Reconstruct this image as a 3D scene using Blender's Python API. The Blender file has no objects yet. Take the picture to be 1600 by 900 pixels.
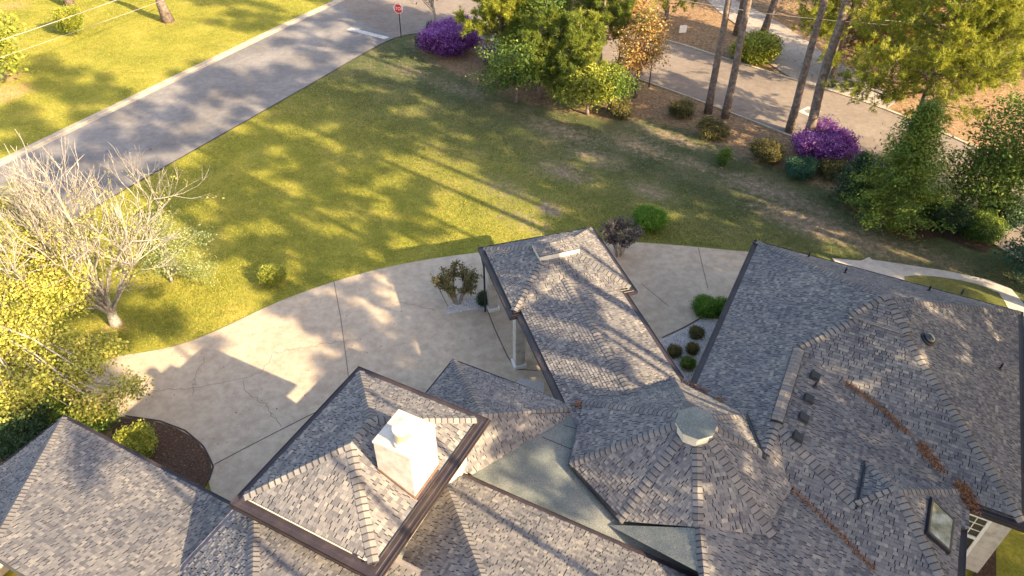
import bpy, math, random
import numpy as np
from mathutils import Vector, Matrix
random.seed(7); rng = np.random.default_rng(7)
C = bpy.context.scene.collection
sc = bpy.context.scene
# ------------------------------------------------------------------ camera, world, sun
CAMH, FPX, PITCH = 23.0, 1155.0, math.radians(39.6)
cam_d = bpy.data.cameras.new('camera'); cam = bpy.data.objects.new('camera', cam_d); C.objects.link(cam)
cam_d.sensor_width = 36.0; cam_d.lens = 36.0*FPX/1600.0; cam_d.clip_end = 2000; cam_d.clip_start = 0.1
cam.location = (0, 0, CAMH); cam.rotation_euler = (math.radians(90)-PITCH, 0, 0)
sc.camera = cam
SUN_EL, SUN_AZ = math.radians(27.0), math.radians(-38.0)      # azimuth measured from +X towards +Y
world = bpy.data.worlds.new("World"); sc.world = world; world.use_nodes = True
wn = world.node_tree; wn.nodes.clear()
sky = wn.nodes.new('ShaderNodeTexSky'); sky.sky_type = 'NISHITA'; sky.sun_disc = False
sky.sun_elevation = SUN_EL; sky.sun_rotation = math.radians(90)-SUN_AZ; sky.air_density = 1.0; sky.dust_density = 2.0; sky.ozone_density = 1.0
bg = wn.nodes.new('ShaderNodeBackground'); bg.inputs['Strength'].default_value = 0.135
wo = wn.nodes.new('ShaderNodeOutputWorld')
tint = wn.nodes.new('ShaderNodeMix'); tint.data_type = 'RGBA'; tint.blend_type = 'MULTIPLY'; tint.inputs[0].default_value = 1.0
tint.inputs[7].default_value = (1.14, 1.0, 0.90, 1)                # white balance of the daylight
wn.links.new(sky.outputs[0], tint.inputs[6]); wn.links.new(tint.outputs[2], bg.inputs[0]); wn.links.new(bg.outputs[0], wo.inputs[0])
sd = bpy.data.lights.new('sun', 'SUN'); sd.energy = 4.5; sd.angle = math.radians(0.5); sd.color = (1.0, 0.77, 0.47)
sun = bpy.data.objects.new('sun', sd); C.objects.link(sun)
sdir = Vector((math.cos(SUN_EL)*math.cos(SUN_AZ), math.cos(SUN_EL)*math.sin(SUN_AZ), math.sin(SUN_EL)))
sun.rotation_euler = sdir.to_track_quat('Z', 'Y').to_euler(); sun.location = (30, -20, 40)
sc.view_settings.view_transform = 'Standard'; sc.view_settings.look = 'None'
sc.view_settings.exposure = 1.92; sc.view_settings.gamma = 1.0
sc.view_settings.use_curve_mapping = False

# ------------------------------------------------------------------ geometry helpers
cT, sT = math.cos(PITCH), math.sin(PITCH)
def at(x, y, z=0.0):                       # a photo pixel and a height give a point of the place
    a = (x-800)/FPX; b = (450-y)/FPX
    r = np.array([a, cT+b*sT, -sT+b*cT]); t = (z-CAMH)/r[2]
    return np.array([r[0]*t, r[1]*t, z])
def px(p):
    d = p[1]*cT-(p[2]-CAMH)*sT; u = p[1]*sT+(p[2]-CAMH)*cT
    return 800+FPX*p[0]/max(d, .01), 450-FPX*u/max(d, .01)
AH = math.radians(-27.3); N0 = at(1178, 375, 3.2)              # house axes and its north-west eave corner
HU = np.array([math.cos(AH), math.sin(AH), 0]); HV = np.array([-HU[1], HU[0], 0])
def W(u, v, z): return N0*[1, 1, 0]+HU*u+HV*v+np.array([0, 0, z])
AP = math.radians(17.2); PO = at(746, 387, 3.3)                # porte-cochere axes and corner
PU = np.array([math.cos(AP), math.sin(AP), 0]); PV = np.array([-PU[1], PU[0], 0])
def WP(u, v, z): return PO*[1, 1, 0]+PU*u+PV*v+np.array([0, 0, z])
def nrm(v): v = np.asarray(v, float); return v/max(np.linalg.norm(v), 1e-9)

class MB:
    def __init__(s): s.v = []; s.f = []; s.t = []
    def poly(s, pts, tone=.5):
        n = len(s.v); s.v += [tuple(map(float, p)) for p in pts]; s.f.append(tuple(range(n, n+len(pts)))); s.t.append(tone)
    def hexa(s, b, t, tone=.5):            # bottom ring and top ring of the same length
        n = len(s.v); k = len(b); s.v += [tuple(map(float, p)) for p in list(b)+list(t)]
        s.f.append(tuple(range(n+k-1, n-1, -1))); s.t.append(tone); s.f.append(tuple(range(n+k, n+2*k))); s.t.append(tone)
        for i in range(k):
            j = (i+1) % k; s.f.append((n+i, n+j, n+k+j, n+k+i)); s.t.append(tone)
    def box(s, o, ex, ey, ez, tone=.5):    # corner o and three edge vectors
        o, ex, ey, ez = (np.asarray(q, float) for q in (o, ex, ey, ez))
        b = [o, o+ex, o+ex+ey, o+ey]; s.hexa(b, [p+ez for p in b], tone)
    def tube(s, pts, rad, n=6, tone=.5, cap=True):
        pts = [np.asarray(p, float) for p in pts]; base = len(s.v)
        up = np.array([0.31, 0.2, 0.93])
        for i, p in enumerate(pts):
            d = nrm(pts[min(i+1, len(pts)-1)]-pts[max(i-1, 0)])
            a = np.cross(d, up)
            if np.linalg.norm(a) < .05: a = np.cross(d, [1, 0, 0])
            a = nrm(a); b = np.cross(d, a)
            for k in range(n):
                w = 2*math.pi*k/n; q = p+(a*math.cos(w)+b*math.sin(w))*rad[i]; s.v.append(tuple(q))
        for i in range(len(pts)-1):
            for k in range(n):
                j = (k+1) % n; s.f.append((base+i*n+k, base+i*n+j, base+(i+1)*n+j, base+(i+1)*n+k)); s.t.append(tone)
        if cap:
            s.f.append(tuple(base+(len(pts)-1)*n+k for k in range(n))); s.t.append(tone)
            s.f.append(tuple(base+n-1-k for k in range(n))); s.t.append(tone)
    def lathe(s, o, prof, n=20, tone=.5, axis=None):
        o = np.asarray(o, float); base = len(s.v)
        ax = nrm(axis) if axis is not None else np.array([0, 0, 1.]); a = nrm(np.cross(ax, [0.1, 1, .02])); b = np.cross(ax, a)
        for r, z in prof:
            for k in range(n):
                w = 2*math.pi*k/n; s.v.append(tuple(o+ax*z+(a*math.cos(w)+b*math.sin(w))*r))
        for i in range(len(prof)-1):
            for k in range(n):
                j = (k+1) % n; s.f.append((base+i*n+k, base+i*n+j, base+(i+1)*n+j, base+(i+1)*n+k)); s.t.append(tone)
        s.f.append(tuple(base+(len(prof)-1)*n+k for k in range(n))); s.t.append(tone)
        s.f.append(tuple(base+n-1-k for k in range(n))); s.t.append(tone)
    def build(s, name, mat, parent=None, smooth=False, fix=True):
        me = bpy.data.meshes.new(name); me.from_pydata(s.v, [], s.f)
        at_ = me.attributes.new('tone', 'FLOAT', 'FACE'); at_.data.foreach_set('value', np.array(s.t, np.float32))
        me.materials.append(mat)
        if smooth: me.polygons.foreach_set('use_smooth', [True]*len(me.polygons))
        me.update()
        return link(name, me, parent)
def link(name, me, parent=None):           # meshes are written in place coordinates; a thing's Empty sits at its base
    o = bpy.data.objects.new(name, me); C.objects.link(o)
    if parent is not None:
        o.parent = parent
        if parent.parent is None: o.location = -parent.location
    return o
def quads(name, V, tone, mat, parent=None, k=4):
    V = np.asarray(V, np.float32).reshape(-1, 3); nf = len(V)//k
    me = bpy.data.meshes.new(name); me.vertices.add(len(V)); me.vertices.foreach_set('co', V.ravel())
    me.loops.add(nf*k); me.loops.foreach_set('vertex_index', np.arange(nf*k, dtype=np.int32))
    me.polygons.add(nf); me.polygons.foreach_set('loop_start', np.arange(0, nf*k, k, dtype=np.int32))
    a = me.attributes.new('tone', 'FLOAT', 'FACE'); a.data.foreach_set('value', np.asarray(tone, np.float32))
    me.materials.append(mat); me.update(calc_edges=True)
    return link(name, me, parent)
def tag(o, label=None, cat=None, group=None, kind=None):
    if label: o['label'] = label
    if cat: o['category'] = cat
    if group: o['group'] = group
    if kind: o['kind'] = kind
    return o
def thing(name, loc, label, cat, group=None):
    o = bpy.data.objects.new(name, None); C.objects.link(o); o.location = Vector([float(q) for q in loc]); o.empty_display_size = .3
    return tag(o, label, cat, group)
def copy_tree(o, loc, rz=0, sca=1.0, label=None, group=None):
    def rec(src, par):
        c = src.copy(); C.objects.link(c); c.parent = par
        for ch in src.children: rec(ch, c)
        return c
    c = rec(o, None); c.location = Vector([float(q) for q in loc]); c.rotation_euler = (0, 0, rz); c.scale = (sca,)*3
    if label: c['label'] = label
    if group: c['group'] = group
    return c

# ------------------------------------------------------------------ materials
def newmat(name):
    m = bpy.data.materials.new(name); m.use_nodes = True; nt = m.node_tree
    return m, nt, nt.nodes['Principled BSDF']
def ramp(nt, stops):
    r = nt.nodes.new('ShaderNodeValToRGB'); e = r.color_ramp.elements
    while len(e) < len(stops): e.new(.5)
    for i, (p, c) in enumerate(stops): e[i].position = p; e[i].color = (*c, 1)
    return r
def noise(nt, scale, detail=4, rough=.6, vec=None):
    n = nt.nodes.new('ShaderNodeTexNoise'); n.inputs['Scale'].default_value = scale; n.inputs['Detail'].default_value = detail; n.inputs['Roughness'].default_value = rough
    if vec is not None: nt.links.new(vec, n.inputs['Vector'])
    return n
def geo_pos(nt):
    return nt.nodes.new('ShaderNodeNewGeometry').outputs['Position']
def mixc(nt, f, a, b, mode='MIX'):
    m = nt.nodes.new('ShaderNodeMix'); m.data_type = 'RGBA'; m.blend_type = mode
    for s, val in ((0, f), (6, a), (7, b)):
        if hasattr(val, 'links') or hasattr(val, 'is_linked'): nt.links.new(val, m.inputs[s])
        elif s == 0: m.inputs[0].default_value = val
        else: m.inputs[s].default_value = (*val, 1)
    return m.outputs[2]
def attr(nt, name='tone'):
    a = nt.nodes.new('ShaderNodeAttribute'); a.attribute_name = name; return a.outputs['Fac']
def bump(nt, h, strength=.3, dist=.02, bs=None):
    b = nt.nodes.new('ShaderNodeBump'); b.inputs['Strength'].default_value = strength; b.inputs['Distance'].default_value = dist
    nt.links.new(h, b.inputs['Height']); nt.links.new(b.outputs[0], bs.inputs['Normal'])
def surf(name, stops, scale=3, rough=.8, bstr=.3, bdist=.01, fine=60, use_tone=False, spec=.3):
    m, nt, b = newmat(name); p = geo_pos(nt)
    n1 = noise(nt, scale, 6, .65, p); r = ramp(nt, stops); nt.links.new(n1.outputs[0], r.inputs[0])
    n2 = noise(nt, fine, 3, .7, p); f = ramp(nt, [(.3, (.78,)*3), (.7, (1.2,)*3)]); nt.links.new(n2.outputs[0], f.inputs[0])
    col = mixc(nt, 1.0, r.outputs[0], f.outputs[0], 'MULTIPLY')
    nt.links.new(col, b.inputs['Base Color']); b.inputs['Roughness'].default_value = rough; b.inputs['Specular IOR Level'].default_value = spec
    bump(nt, n2.outputs[0], bstr, bdist, b); return m
def shingle_mat(name, stops, weather=.5):
    m, nt, b = newmat(name); p = geo_pos(nt)
    r = ramp(nt, stops); r.color_ramp.interpolation = 'LINEAR'; nt.links.new(attr(nt), r.inputs[0])
    g = noise(nt, 160, 2, .8, p); gr = ramp(nt, [(.3, (.62,)*3), (.7, (1.4,)*3)]); nt.links.new(g.outputs[0], gr.inputs[0])
    col = mixc(nt, 1.0, r.outputs[0], gr.outputs[0], 'MULTIPLY')
    w = noise(nt, .55, 5, .6, p); wr = ramp(nt, [(.35, (.80, .81, .84)), (.65, (1.14, 1.1, 1.04))]); nt.links.new(w.outputs[0], wr.inputs[0])
    col = mixc(nt, 1.0, col, wr.outputs[0], 'MULTIPLY')
    nt.links.new(col, b.inputs['Base Color']); b.inputs['Roughness'].default_value = .92; b.inputs['Specular IOR Level'].default_value = .2
    bump(nt, g.outputs[0], .5, .004, b); return m
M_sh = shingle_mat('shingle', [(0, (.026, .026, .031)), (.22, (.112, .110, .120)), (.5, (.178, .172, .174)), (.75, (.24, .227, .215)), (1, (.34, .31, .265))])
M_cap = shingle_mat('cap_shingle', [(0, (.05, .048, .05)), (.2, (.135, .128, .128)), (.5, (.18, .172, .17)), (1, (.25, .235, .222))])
M_felt, nt, b = newmat('roof_membrane'); p = geo_pos(nt)
_a = noise(nt, .8, 6, .7, p); _r = ramp(nt, [(.3, (.10, .118, .115)), (.5, (.14, .158, .15)), (.7, (.22, .22, .195))]); nt.links.new(_a.outputs[0], _r.inputs[0])
_a = noise(nt, 26, 6, .9, p); _f = ramp(nt, [(.38, (.55,)*3), (.5, (1,)*3), (.62, (1.5,)*3)]); nt.links.new(_a.outputs[0], _f.inputs[0])
nt.links.new(mixc(nt, 1.0, _r.outputs[0], _f.outputs[0], 'MULTIPLY'), b.inputs['Base Color']); b.inputs['Roughness'].default_value = .95; bump(nt, _a.outputs[0], .6, .01, b)
M_deck = surf('roof_deck', [(.3, (.04, .04, .045)), (.7, (.07, .07, .075))], 2, .95)
M_gut = surf('gutter_metal', [(.3, (.026, .02, .024)), (.55, (.042, .032, .035)), (.75, (.075, .055, .05))], 1.6, .42, .08, .002, 25, spec=.5)
M_gut2 = surf('gutter_light', [(.3, (.16, .145, .16)), (.7, (.27, .25, .25))], 1.6, .45, .08, .002, 25, spec=.5)
M_lip = surf('gutter_lip', [(.3, (.02, .016, .018)), (.7, (.05, .035, .03))], 2, .5, .1, .002, 30)
M_black = surf('black_metal', [(.3, (.012, .012, .014)), (.7, (.03, .03, .034))], 8, .45, .1, .002, 60, spec=.5)
M_stucco = surf('stucco', [(.3, (.36, .32, .27)), (.52, (.54, .49, .43)), (.75, (.64, .59, .52))], 2.6, .85, .5, .006, 110)
M_fascia = surf('cream_fascia', [(.3, (.50, .46, .38)), (.7, (.68, .64, .55))], 2.5, .6, .1, .003, 50)
M_brownflash = surf('copper_flashing', [(.3, (.11, .065, .045)), (.7, (.20, .13, .10))], 4, .5, .2, .003, 30, spec=.5)
M_white = surf('white_paint', [(.3, (.72, .72, .70)), (.7, (.82, .82, .8))], 2, .4, .05, .002, 30)
M_brass = surf('brass_band', [(.3, (.36, .28, .14)), (.7, (.55, .46, .26))], 6, .35, .1, .002, 40, spec=.6)
M_conc = None

def concrete(name, a, b_, c, joint=None):
    m, nt, b = newmat(name); p = geo_pos(nt)
    n1 = noise(nt, .22, 7, .62, p); r = ramp(nt, [(.3, a), (.5, b_), (.72, c)]); nt.links.new(n1.outputs[0], r.inputs[0])
    n3 = noise(nt, 2.2, 6, .75, p); r3 = ramp(nt, [(.36, (.82, .8, .78)), (.62, (1.08, 1.08, 1.08))]); nt.links.new(n3.outputs[0], r3.inputs[0])
    n2 = noise(nt, 70, 3, .8, p); f = ramp(nt, [(.3, (.86,)*3), (.7, (1.12,)*3)]); nt.links.new(n2.outputs[0], f.inputs[0])
    col = mixc(nt, 1.0, r.outputs[0], r3.outputs[0], 'MULTIPLY'); col = mixc(nt, 1.0, col, f.outputs[0], 'MULTIPLY')
    v = nt.nodes.new('ShaderNodeTexVoronoi'); v.inputs['Scale'].default_value = 1.6; nt.links.new(p, v.inputs['Vector'])
    lt = ramp(nt, [(.018, (.35, .25, .18)), (.03, (1, 1, 1))]); nt.links.new(v.outputs['Distance'], lt.inputs[0])
    col = mixc(nt, 1.0, col, lt.outputs[0], 'MULTIPLY')
    nt.links.new(col, b.inputs['Base Color']); b.inputs['Roughness'].default_value = .88; b.inputs['Specular IOR Level'].default_value = .25
    bump(nt, n2.outputs[0], .25, .004, b); return m
M_conc = concrete('driveway_concrete', (.40, .325, .245), (.455, .375, .285), (.51, .43, .33))
M_walkd = concrete('far_concrete', (.27, .24, .21), (.34, .305, .27), (.41, .37, .33))
M_walk = concrete('walkway_concrete', (.42, .38, .34), (.50, .455, .40), (.58, .53, .47))
M_asph = concrete('old_asphalt', (.14, .134, .132), (.195, .186, .182), (.26, .247, .238))
M_asph2 = concrete('brown_asphalt', (.17, .142, .122), (.21, .178, .152), (.245, .21, .18))
M_curb = surf('curb_concrete', [(.3, (.30, .25, .19)), (.7, (.50, .43, .34))], 2.5, .9, .4, .006, 60)
M_seam = surf('tar_seam', [(.3, (.035, .03, .028)), (.7, (.09, .075, .06))], 4, .9)
M_crack = surf('hairline_crack', [(.3, (.13, .10, .08)), (.7, (.24, .20, .16))], 6, .95)
M_paint = surf('road_paint', [(.35, (.26, .25, .24)), (.6, (.56, .55, .53))], 7, .7, .2, .002, 80)
M_mulch = surf('dark_mulch', [(.3, (.035, .02, .014)), (.5, (.075, .045, .03)), (.72, (.17, .10, .06))], 14, .95, 1.0, .03, 40)
M_gravel = surf('white_gravel', [(.3, (.30, .28, .27)), (.5, (.52, .50, .49)), (.7, (.72, .70, .68))], 22, .9, 1.0, .03, 45)
M_bark = surf('pine_bark', [(.3, (.085, .062, .052)), (.5, (.17, .13, .11)), (.72, (.30, .24, .20))], 5, .95, 1.0, .03, 18)
M_barkg = surf('grey_bark', [(.3, (.20, .17, .14)), (.6, (.36, .31, .26)), (.8, (.46, .41, .35))], 6, .9, .6, .015, 30)
M_barkw = surf('pale_bark', [(.3, (.15, .13, .11)), (.52, (.33, .30, .26)), (.72, (.52, .48, .42))], 7, .85, .5, .01, 40)
def leafmat(name, stops, trans=.35):
    m, nt, b = newmat(name); r = ramp(nt, stops); nt.links.new(attr(nt), r.inputs[0])
    b.inputs['Roughness'].default_value = .55; b.inputs['Specular IOR Level'].default_value = .3
    nt.links.new(r.outputs[0], b.inputs['Base Color'])
    t = nt.nodes.new('ShaderNodeBsdfTranslucent'); nt.links.new(r.outputs[0], t.inputs[0])
    mx = nt.nodes.new('ShaderNodeMixShader'); mx.inputs[0].default_value = trans
    nt.links.new(b.outputs[0], mx.inputs[1]); nt.links.new(t.outputs[0], mx.inputs[2])
    nt.links.new(mx.outputs[0], nt.nodes['Material Output'].inputs['Surface']); return m
L_yel = leafmat('yellow_green_leaf', [(0, (.10, .12, .02)), (.4, (.32, .33, .05)), (.8, (.52, .50, .11)), (1, (.50, .36, .14))])
L_lime = leafmat('lime_leaf', [(0, (.06, .10, .015)), (.5, (.25, .29, .035)), (1, (.52, .50, .08))])
L_green = leafmat('green_leaf', [(0, (.03, .07, .018)), (.5, (.10, .175, .032)), (1, (.28, .34, .05))])
L_dark = leafmat('dark_green_leaf', [(0, (.018, .045, .026)), (.5, (.04, .085, .04)), (1, (.085, .14, .055))])
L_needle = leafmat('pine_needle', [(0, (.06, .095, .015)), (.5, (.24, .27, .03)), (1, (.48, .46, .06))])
L_needd = leafmat('shaded_pine_needle', [(0, (.04, .075, .02)), (.5, (.16, .21, .03)), (1, (.38, .38, .06))])  # darker copy of the pine needle colours, with shade put into them
L_conif = leafmat('cypress_spray', [(0, (.04, .09, .02)), (.5, (.13, .21, .035)), (1, (.36, .40, .06))])
L_blue = leafmat('blue_green_needle', [(0, (.02, .07, .045)), (.5, (.045, .125, .075)), (1, (.10, .20, .10))])
L_purple = leafmat('purple_blossom', [(0, (.02, .03, .012)), (.22, (.05, .02, .06)), (.36, (.17, .04, .20)), (.6, (.29, .08, .38)), (.85, (.44, .17, .52)), (1, (.56, .34, .60))])
L_orange = leafmat('rusty_maple_leaf', [(0, (.16, .06, .02)), (.4, (.36, .20, .07)), (.7, (.46, .33, .12)), (1, (.34, .36, .10))])
L_red = leafmat('red_maple_leaf', [(0, (.14, .02, .015)), (.5, (.34, .07, .04)), (1, (.50, .22, .10))])
L_brown = leafmat('bronze_shrub_leaf', [(0, (.03, .038, .014)), (.5, (.11, .105, .035)), (1, (.27, .22, .07))])
L_myrt = leafmat('bronze_myrtle_leaf', [(0, (.05, .06, .02)), (.5, (.15, .14, .045)), (.85, (.28, .20, .07)), (1, (.30, .10, .05))])
L_dusk = leafmat('dusky_myrtle_leaf', [(0, (.06, .05, .05)), (.5, (.12, .10, .095)), (1, (.22, .19, .17))])
L_fall = leafmat('fallen_leaf', [(0, (.08, .03, .015)), (.5, (.22, .085, .035)), (1, (.40, .23, .12))], .1)
L_grey = leafmat('grey_sage_leaf', [(0, (.08, .12, .04)), (.5, (.22, .27, .10)), (1, (.42, .44, .22))])
L_bed = leafmat('bright_bush_leaf', [(0, (.03, .09, .01)), (.5, (.085, .20, .015)), (1, (.20, .34, .03))])
M_glass, _nt, _b = newmat('skylight_glass')
_n = noise(_nt, 3.0, 5, .7, geo_pos(_nt)); _r = ramp(_nt, [(.35, (.10, .11, .08)), (.6, (.22, .22, .15)), (.75, (.36, .33, .2))]); _nt.links.new(_n.outputs[0], _r.inputs[0])
_nt.links.new(_r.outputs[0], _b.inputs['Base Color']); _b.inputs['Roughness'].default_value = .12; _b.inputs['Coat Weight'].default_value = .6
M_wglass, _nt, _b = newmat('window_glass'); _b.inputs['Base Color'].default_value = (.06, .055, .045, 1); _b.inputs['Roughness'].default_value = .06; _b.inputs['Coat Weight'].default_value = .8
M_dome, _nt, _b = newmat('dark_acrylic'); _b.inputs['Base Color'].default_value = (.018, .018, .02, 1); _b.inputs['Roughness'].default_value = .12; _b.inputs['Coat Weight'].default_value = 1
M_red, _nt, _b = newmat('sign_red'); _b.inputs['Base Color'].default_value = (.55, .02, .02, 1); _b.inputs['Roughness'].default_value = .4
M_wire, _nt, _b = newmat('wire'); _b.inputs['Base Color'].default_value = (.30, .28, .26, 1); _b.inputs['Roughness'].default_value = .5

# ------------------------------------------------------------------ ground
def pip(X, Y, poly):
    ins = np.zeros(X.shape, bool); n = len(poly)
    for i in range(n):
        x1, y1 = poly[i][:2]; x2, y2 = poly[(i+1) % n][:2]
        if y1 == y2: continue
        c = ((y1 > Y) != (y2 > Y)) & (X < (x2-x1)*(Y-y1)/(y2-y1)+x1); ins ^= c
    return ins
def blur(a, k):
    for _ in range(k):
        a = (a+np.roll(a, 1, 0)+np.roll(a, -1, 0)+np.roll(a, 1, 1)+np.roll(a, -1, 1))/5
    return a
def pxpoly(pts, z=0): return [at(x, y, z) for x, y in pts]
R2_near = [(618, 59), (650, 52), (690, 50), (740, 58), (830, 76), (966, 112), (1066, 147), (1140, 175), (1213, 203), (1333, 250), (1430, 300), (1500, 345), (1600, 410), (1700, 470)]
R2_far = [(640, -20), (770, -4), (860, 20), (940, 38), (1020, 59), (1066, 71), (1126, 91), (1239, 126), (1299, 144), (1386, 173), (1483, 214), (1600, 268), (1750, 340)]
R1_left = [(-260, 385), (-120, 316), (0, 257), (140, 189), (260, 131), (413, 57), (480, 25), (520, 7), (560, -14), (600, -35)]
R1_right = [(-260, 560), (-120, 478), (60, 374), (253, 263), (370, 197), (493, 127), (560, 88), (600, 66), (618, 59)]
def fine_axis(a, b, lo, hi, st):
    m = np.arange(a, b+st/2, st); L = lo-(np.geomspace(1, 1+a-lo, 14)-1)[::-1] if False else None
    left = a-np.geomspace(st*2, a-lo, 14)[::-1]; right = b+np.geomspace(st*2, hi-b, 14)
    return np.concatenate([left, m, right])
gx = fine_axis(-48, 44, -700, 700, .28); gy = fine_axis(8, 92, -600, 1100, .28)
GX, GY = np.meshgrid(gx, gy)
straw = np.zeros(GX.shape)
bed = pxpoly([(636, 70), (668, 92), (700, 112), (780, 150), (850, 168), (940, 186), (1010, 186), (1075, 205), (1150, 235), (1205, 262), (1290, 292), (1352, 345), (1425, 372), (1500, 352), (1600, 420), (1720, 470), (1600, 405), (1430, 298), (1213, 201), (966, 110), (740, 56), (650, 50)])
straw[pip(GX, GY, bed)] = 1
farside = pxpoly([(x, y-1) for x, y in R2_far])+[np.array([300, 40, 0]), np.array([300, 900, 0]), np.array([-20, 900, 0])]
straw[pip(GX, GY, farside)] = 1
straw[pip(GX, GY, pxpoly([(190, 645), (260, 650), (330, 720), (330, 760), (-60, 900), (-200, 700), (60, 640)]))] = 1
straw = blur(straw, 26)
sand = np.zeros(GX.shape)
def spot(x, y, rx, ry, amt, rot=0, arr=None):
    p = at(x, y); c_, s_ = math.cos(rot), math.sin(rot); dx, dy = GX-p[0], GY-p[1]
    a = (dx*c_+dy*s_)/rx; b = (-dx*s_+dy*c_)/ry; np.maximum(arr, amt*np.exp(-(a*a+b*b)), out=arr)
for s_ in ((880, 268, 3.2, 1.6, .62), (1015, 298, 2.4, 1.4, .6), (858, 326, 1.2, .8, .8), (1195, 295, 4.6, 1.7, .68), (1080, 255, 4.2, 1.2, .55), (1270, 350, 5.0, 1.7, .75), (1000, 228, 4.4, 1.8, .6), (880, 205, 5.0, 2.0, .58),
           (1345, 375, 5.0, 1.8, .66), (1160, 240, 3.8, 1.3, .6), (790, 295, 4.0, 1.8, .5), (930, 245, 4.2, 1.7, .55), (1440, 395, 3.5, 1.2, .6), (820, 345, 3.6, 1.4, .52), (720, 140, 4.5, 1.5, .55), (640, 110, 4, 1.5, .5), (1050, 215, 4, 1.2, .66), (1250, 320, 4, 1.2, .62)):
    spot(*s_[:5], rot=-.65, arr=sand)
soil = np.zeros(GX.shape)
for s_ in ((10, 145, 2.2, 2.2, 1.0), (15, 120, 1.8, 1.5, .8), (345, 70, 1.2, .6, .55), (262, 36, 1.1, .6, .8), (15, 8, 3, 2, .8), (270, 33, 1.6, .8, .6), (295, 330, .6, .4, .0), (100, 455, .7, .6, .8), (180, 512, 1.0, .6, .8), (425, 445, .7, .5, .7), (1480, 420, 1.5, .6, .5)):
    spot(*s_[:5], rot=0, arr=soil)
lawn_shade = np.clip(((GX*.616+GY*.788)-24)/12, 0, 1)                      # pine shade painted in: lawn darker and cooler past their shadow edge
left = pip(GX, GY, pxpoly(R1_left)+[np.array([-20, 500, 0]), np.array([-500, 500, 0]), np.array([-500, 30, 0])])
lawn_shade[left] = 0; lawn_shade = blur(lawn_shade, 3)
nx, ny = len(gx), len(gy)
me = bpy.data.meshes.new('lawn')
Zg = np.full(GX.shape, 0.0)+.02*np.sin(GX*.9)*np.cos(GY*.7)-.02
V = np.stack([GX, GY, Zg], -1).reshape(-1, 3).astype(np.float32)
idx = np.arange(nx*ny).reshape(ny, nx); Fq = np.stack([idx[:-1, :-1], idx[:-1, 1:], idx[1:, 1:], idx[1:, :-1]], -1).reshape(-1, 4)
me.vertices.add(len(V)); me.vertices.foreach_set('co', V.ravel()); me.loops.add(Fq.size); me.loops.foreach_set('vertex_index', Fq.ravel().astype(np.int32))
me.polygons.add(len(Fq)); me.polygons.foreach_set('loop_start', np.arange(0, Fq.size, 4, dtype=np.int32)); me.update(calc_edges=True)
for nme, arr in (('straw', straw), ('sand', sand), ('soil', soil), ('lawn_shade', lawn_shade)):
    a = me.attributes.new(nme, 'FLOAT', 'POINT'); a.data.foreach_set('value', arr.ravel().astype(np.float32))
M_lawn, nt, b = newmat('lawn'); p = geo_pos(nt)
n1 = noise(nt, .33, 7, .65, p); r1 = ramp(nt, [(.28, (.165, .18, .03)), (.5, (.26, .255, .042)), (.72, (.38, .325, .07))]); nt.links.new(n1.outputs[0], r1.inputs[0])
r2 = ramp(nt, [(.28, (.052, .068, .026)), (.5, (.095, .11, .05)), (.72, (.17, .15, .08))]); nt.links.new(n1.outputs[0], r2.inputs[0])  # darker copy of the lawn colours for the painted shade
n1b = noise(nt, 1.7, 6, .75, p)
col = mixc(nt, attr(nt, 'lawn_shade'), r1.outputs[0], r2.outputs[0])
def masked(nt, a, scale, lo=.35, hi=.6):
    n = noise(nt, scale, 7, .75, p); mt = nt.nodes.new('ShaderNodeMath'); mt.operation = 'ADD'; mt.inputs[1].default_value = -.5
    nt.links.new(n.outputs[0], mt.inputs[0]); m2 = nt.nodes.new('ShaderNodeMath'); m2.operation = 'MULTIPLY_ADD'; m2.inputs[1].default_value = 1.5
    nt.links.new(mt.outputs[0], m2.inputs[0]); nt.links.new(a, m2.inputs[2])
    mr = nt.nodes.new('ShaderNodeMapRange'); mr.interpolation_type = 'SMOOTHSTEP'; mr.inputs[1].default_value = lo; mr.inputs[2].default_value = hi; nt.links.new(m2.outputs[0], mr.inputs[0]); return mr.outputs[0]
ns = noise(nt, 3.5, 6, .7, p); rs = ramp(nt, [(.3, (.14, .11, .07)), (.55, (.26, .20, .14)), (.68, (.42, .35, .28))]); nt.links.new(ns.outputs[0], rs.inputs[0])
col = mixc(nt, masked(nt, attr(nt, 'sand'), 2.4, .30, .75), col, rs.outputs[0])
rso = ramp(nt, [(.3, (.30, .19, .08)), (.7, (.52, .36, .19))]); nt.links.new(ns.outputs[0], rso.inputs[0])
col = mixc(nt, masked(nt, attr(nt, 'soil'), 1.2, .35, .9), col, rso.outputs[0])
rst = ramp(nt, [(.3, (.12, .07, .045)), (.5, (.25, .165, .10)), (.72, (.46, .35, .20))]); nt.links.new(noise(nt, 5, 8, .75, p).outputs[0], rst.inputs[0])
col = mixc(nt, masked(nt, attr(nt, 'straw'), 1.3, .3, .8), col, rst.outputs[0])
nf = noise(nt, 11, 8, .85, p); rf = ramp(nt, [(.34, (.6,)*3), (.5, (1, 1, 1)), (.66, (1.4,)*3)]); nt.links.new(nf.outputs[0], rf.inputs[0])
col = mixc(nt, 1.0, col, rf.outputs[0], 'MULTIPLY')
rb = ramp(nt, [(.35, (.8, .84, .8)), (.65, (1.15, 1.1, 1.1))]); nt.links.new(n1b.outputs[0], rb.inputs[0]); col = mixc(nt, 1.0, col, rb.outputs[0], 'MULTIPLY')
nt.links.new(col, b.inputs['Base Color']); b.inputs['Roughness'].default_value = .95; b.inputs['Specular IOR Level'].default_value = .1
bump(nt, nf.outputs[0], .8, .05, b)
me.materials.append(M_lawn); tag(link('lawn', me), kind='structure')

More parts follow.
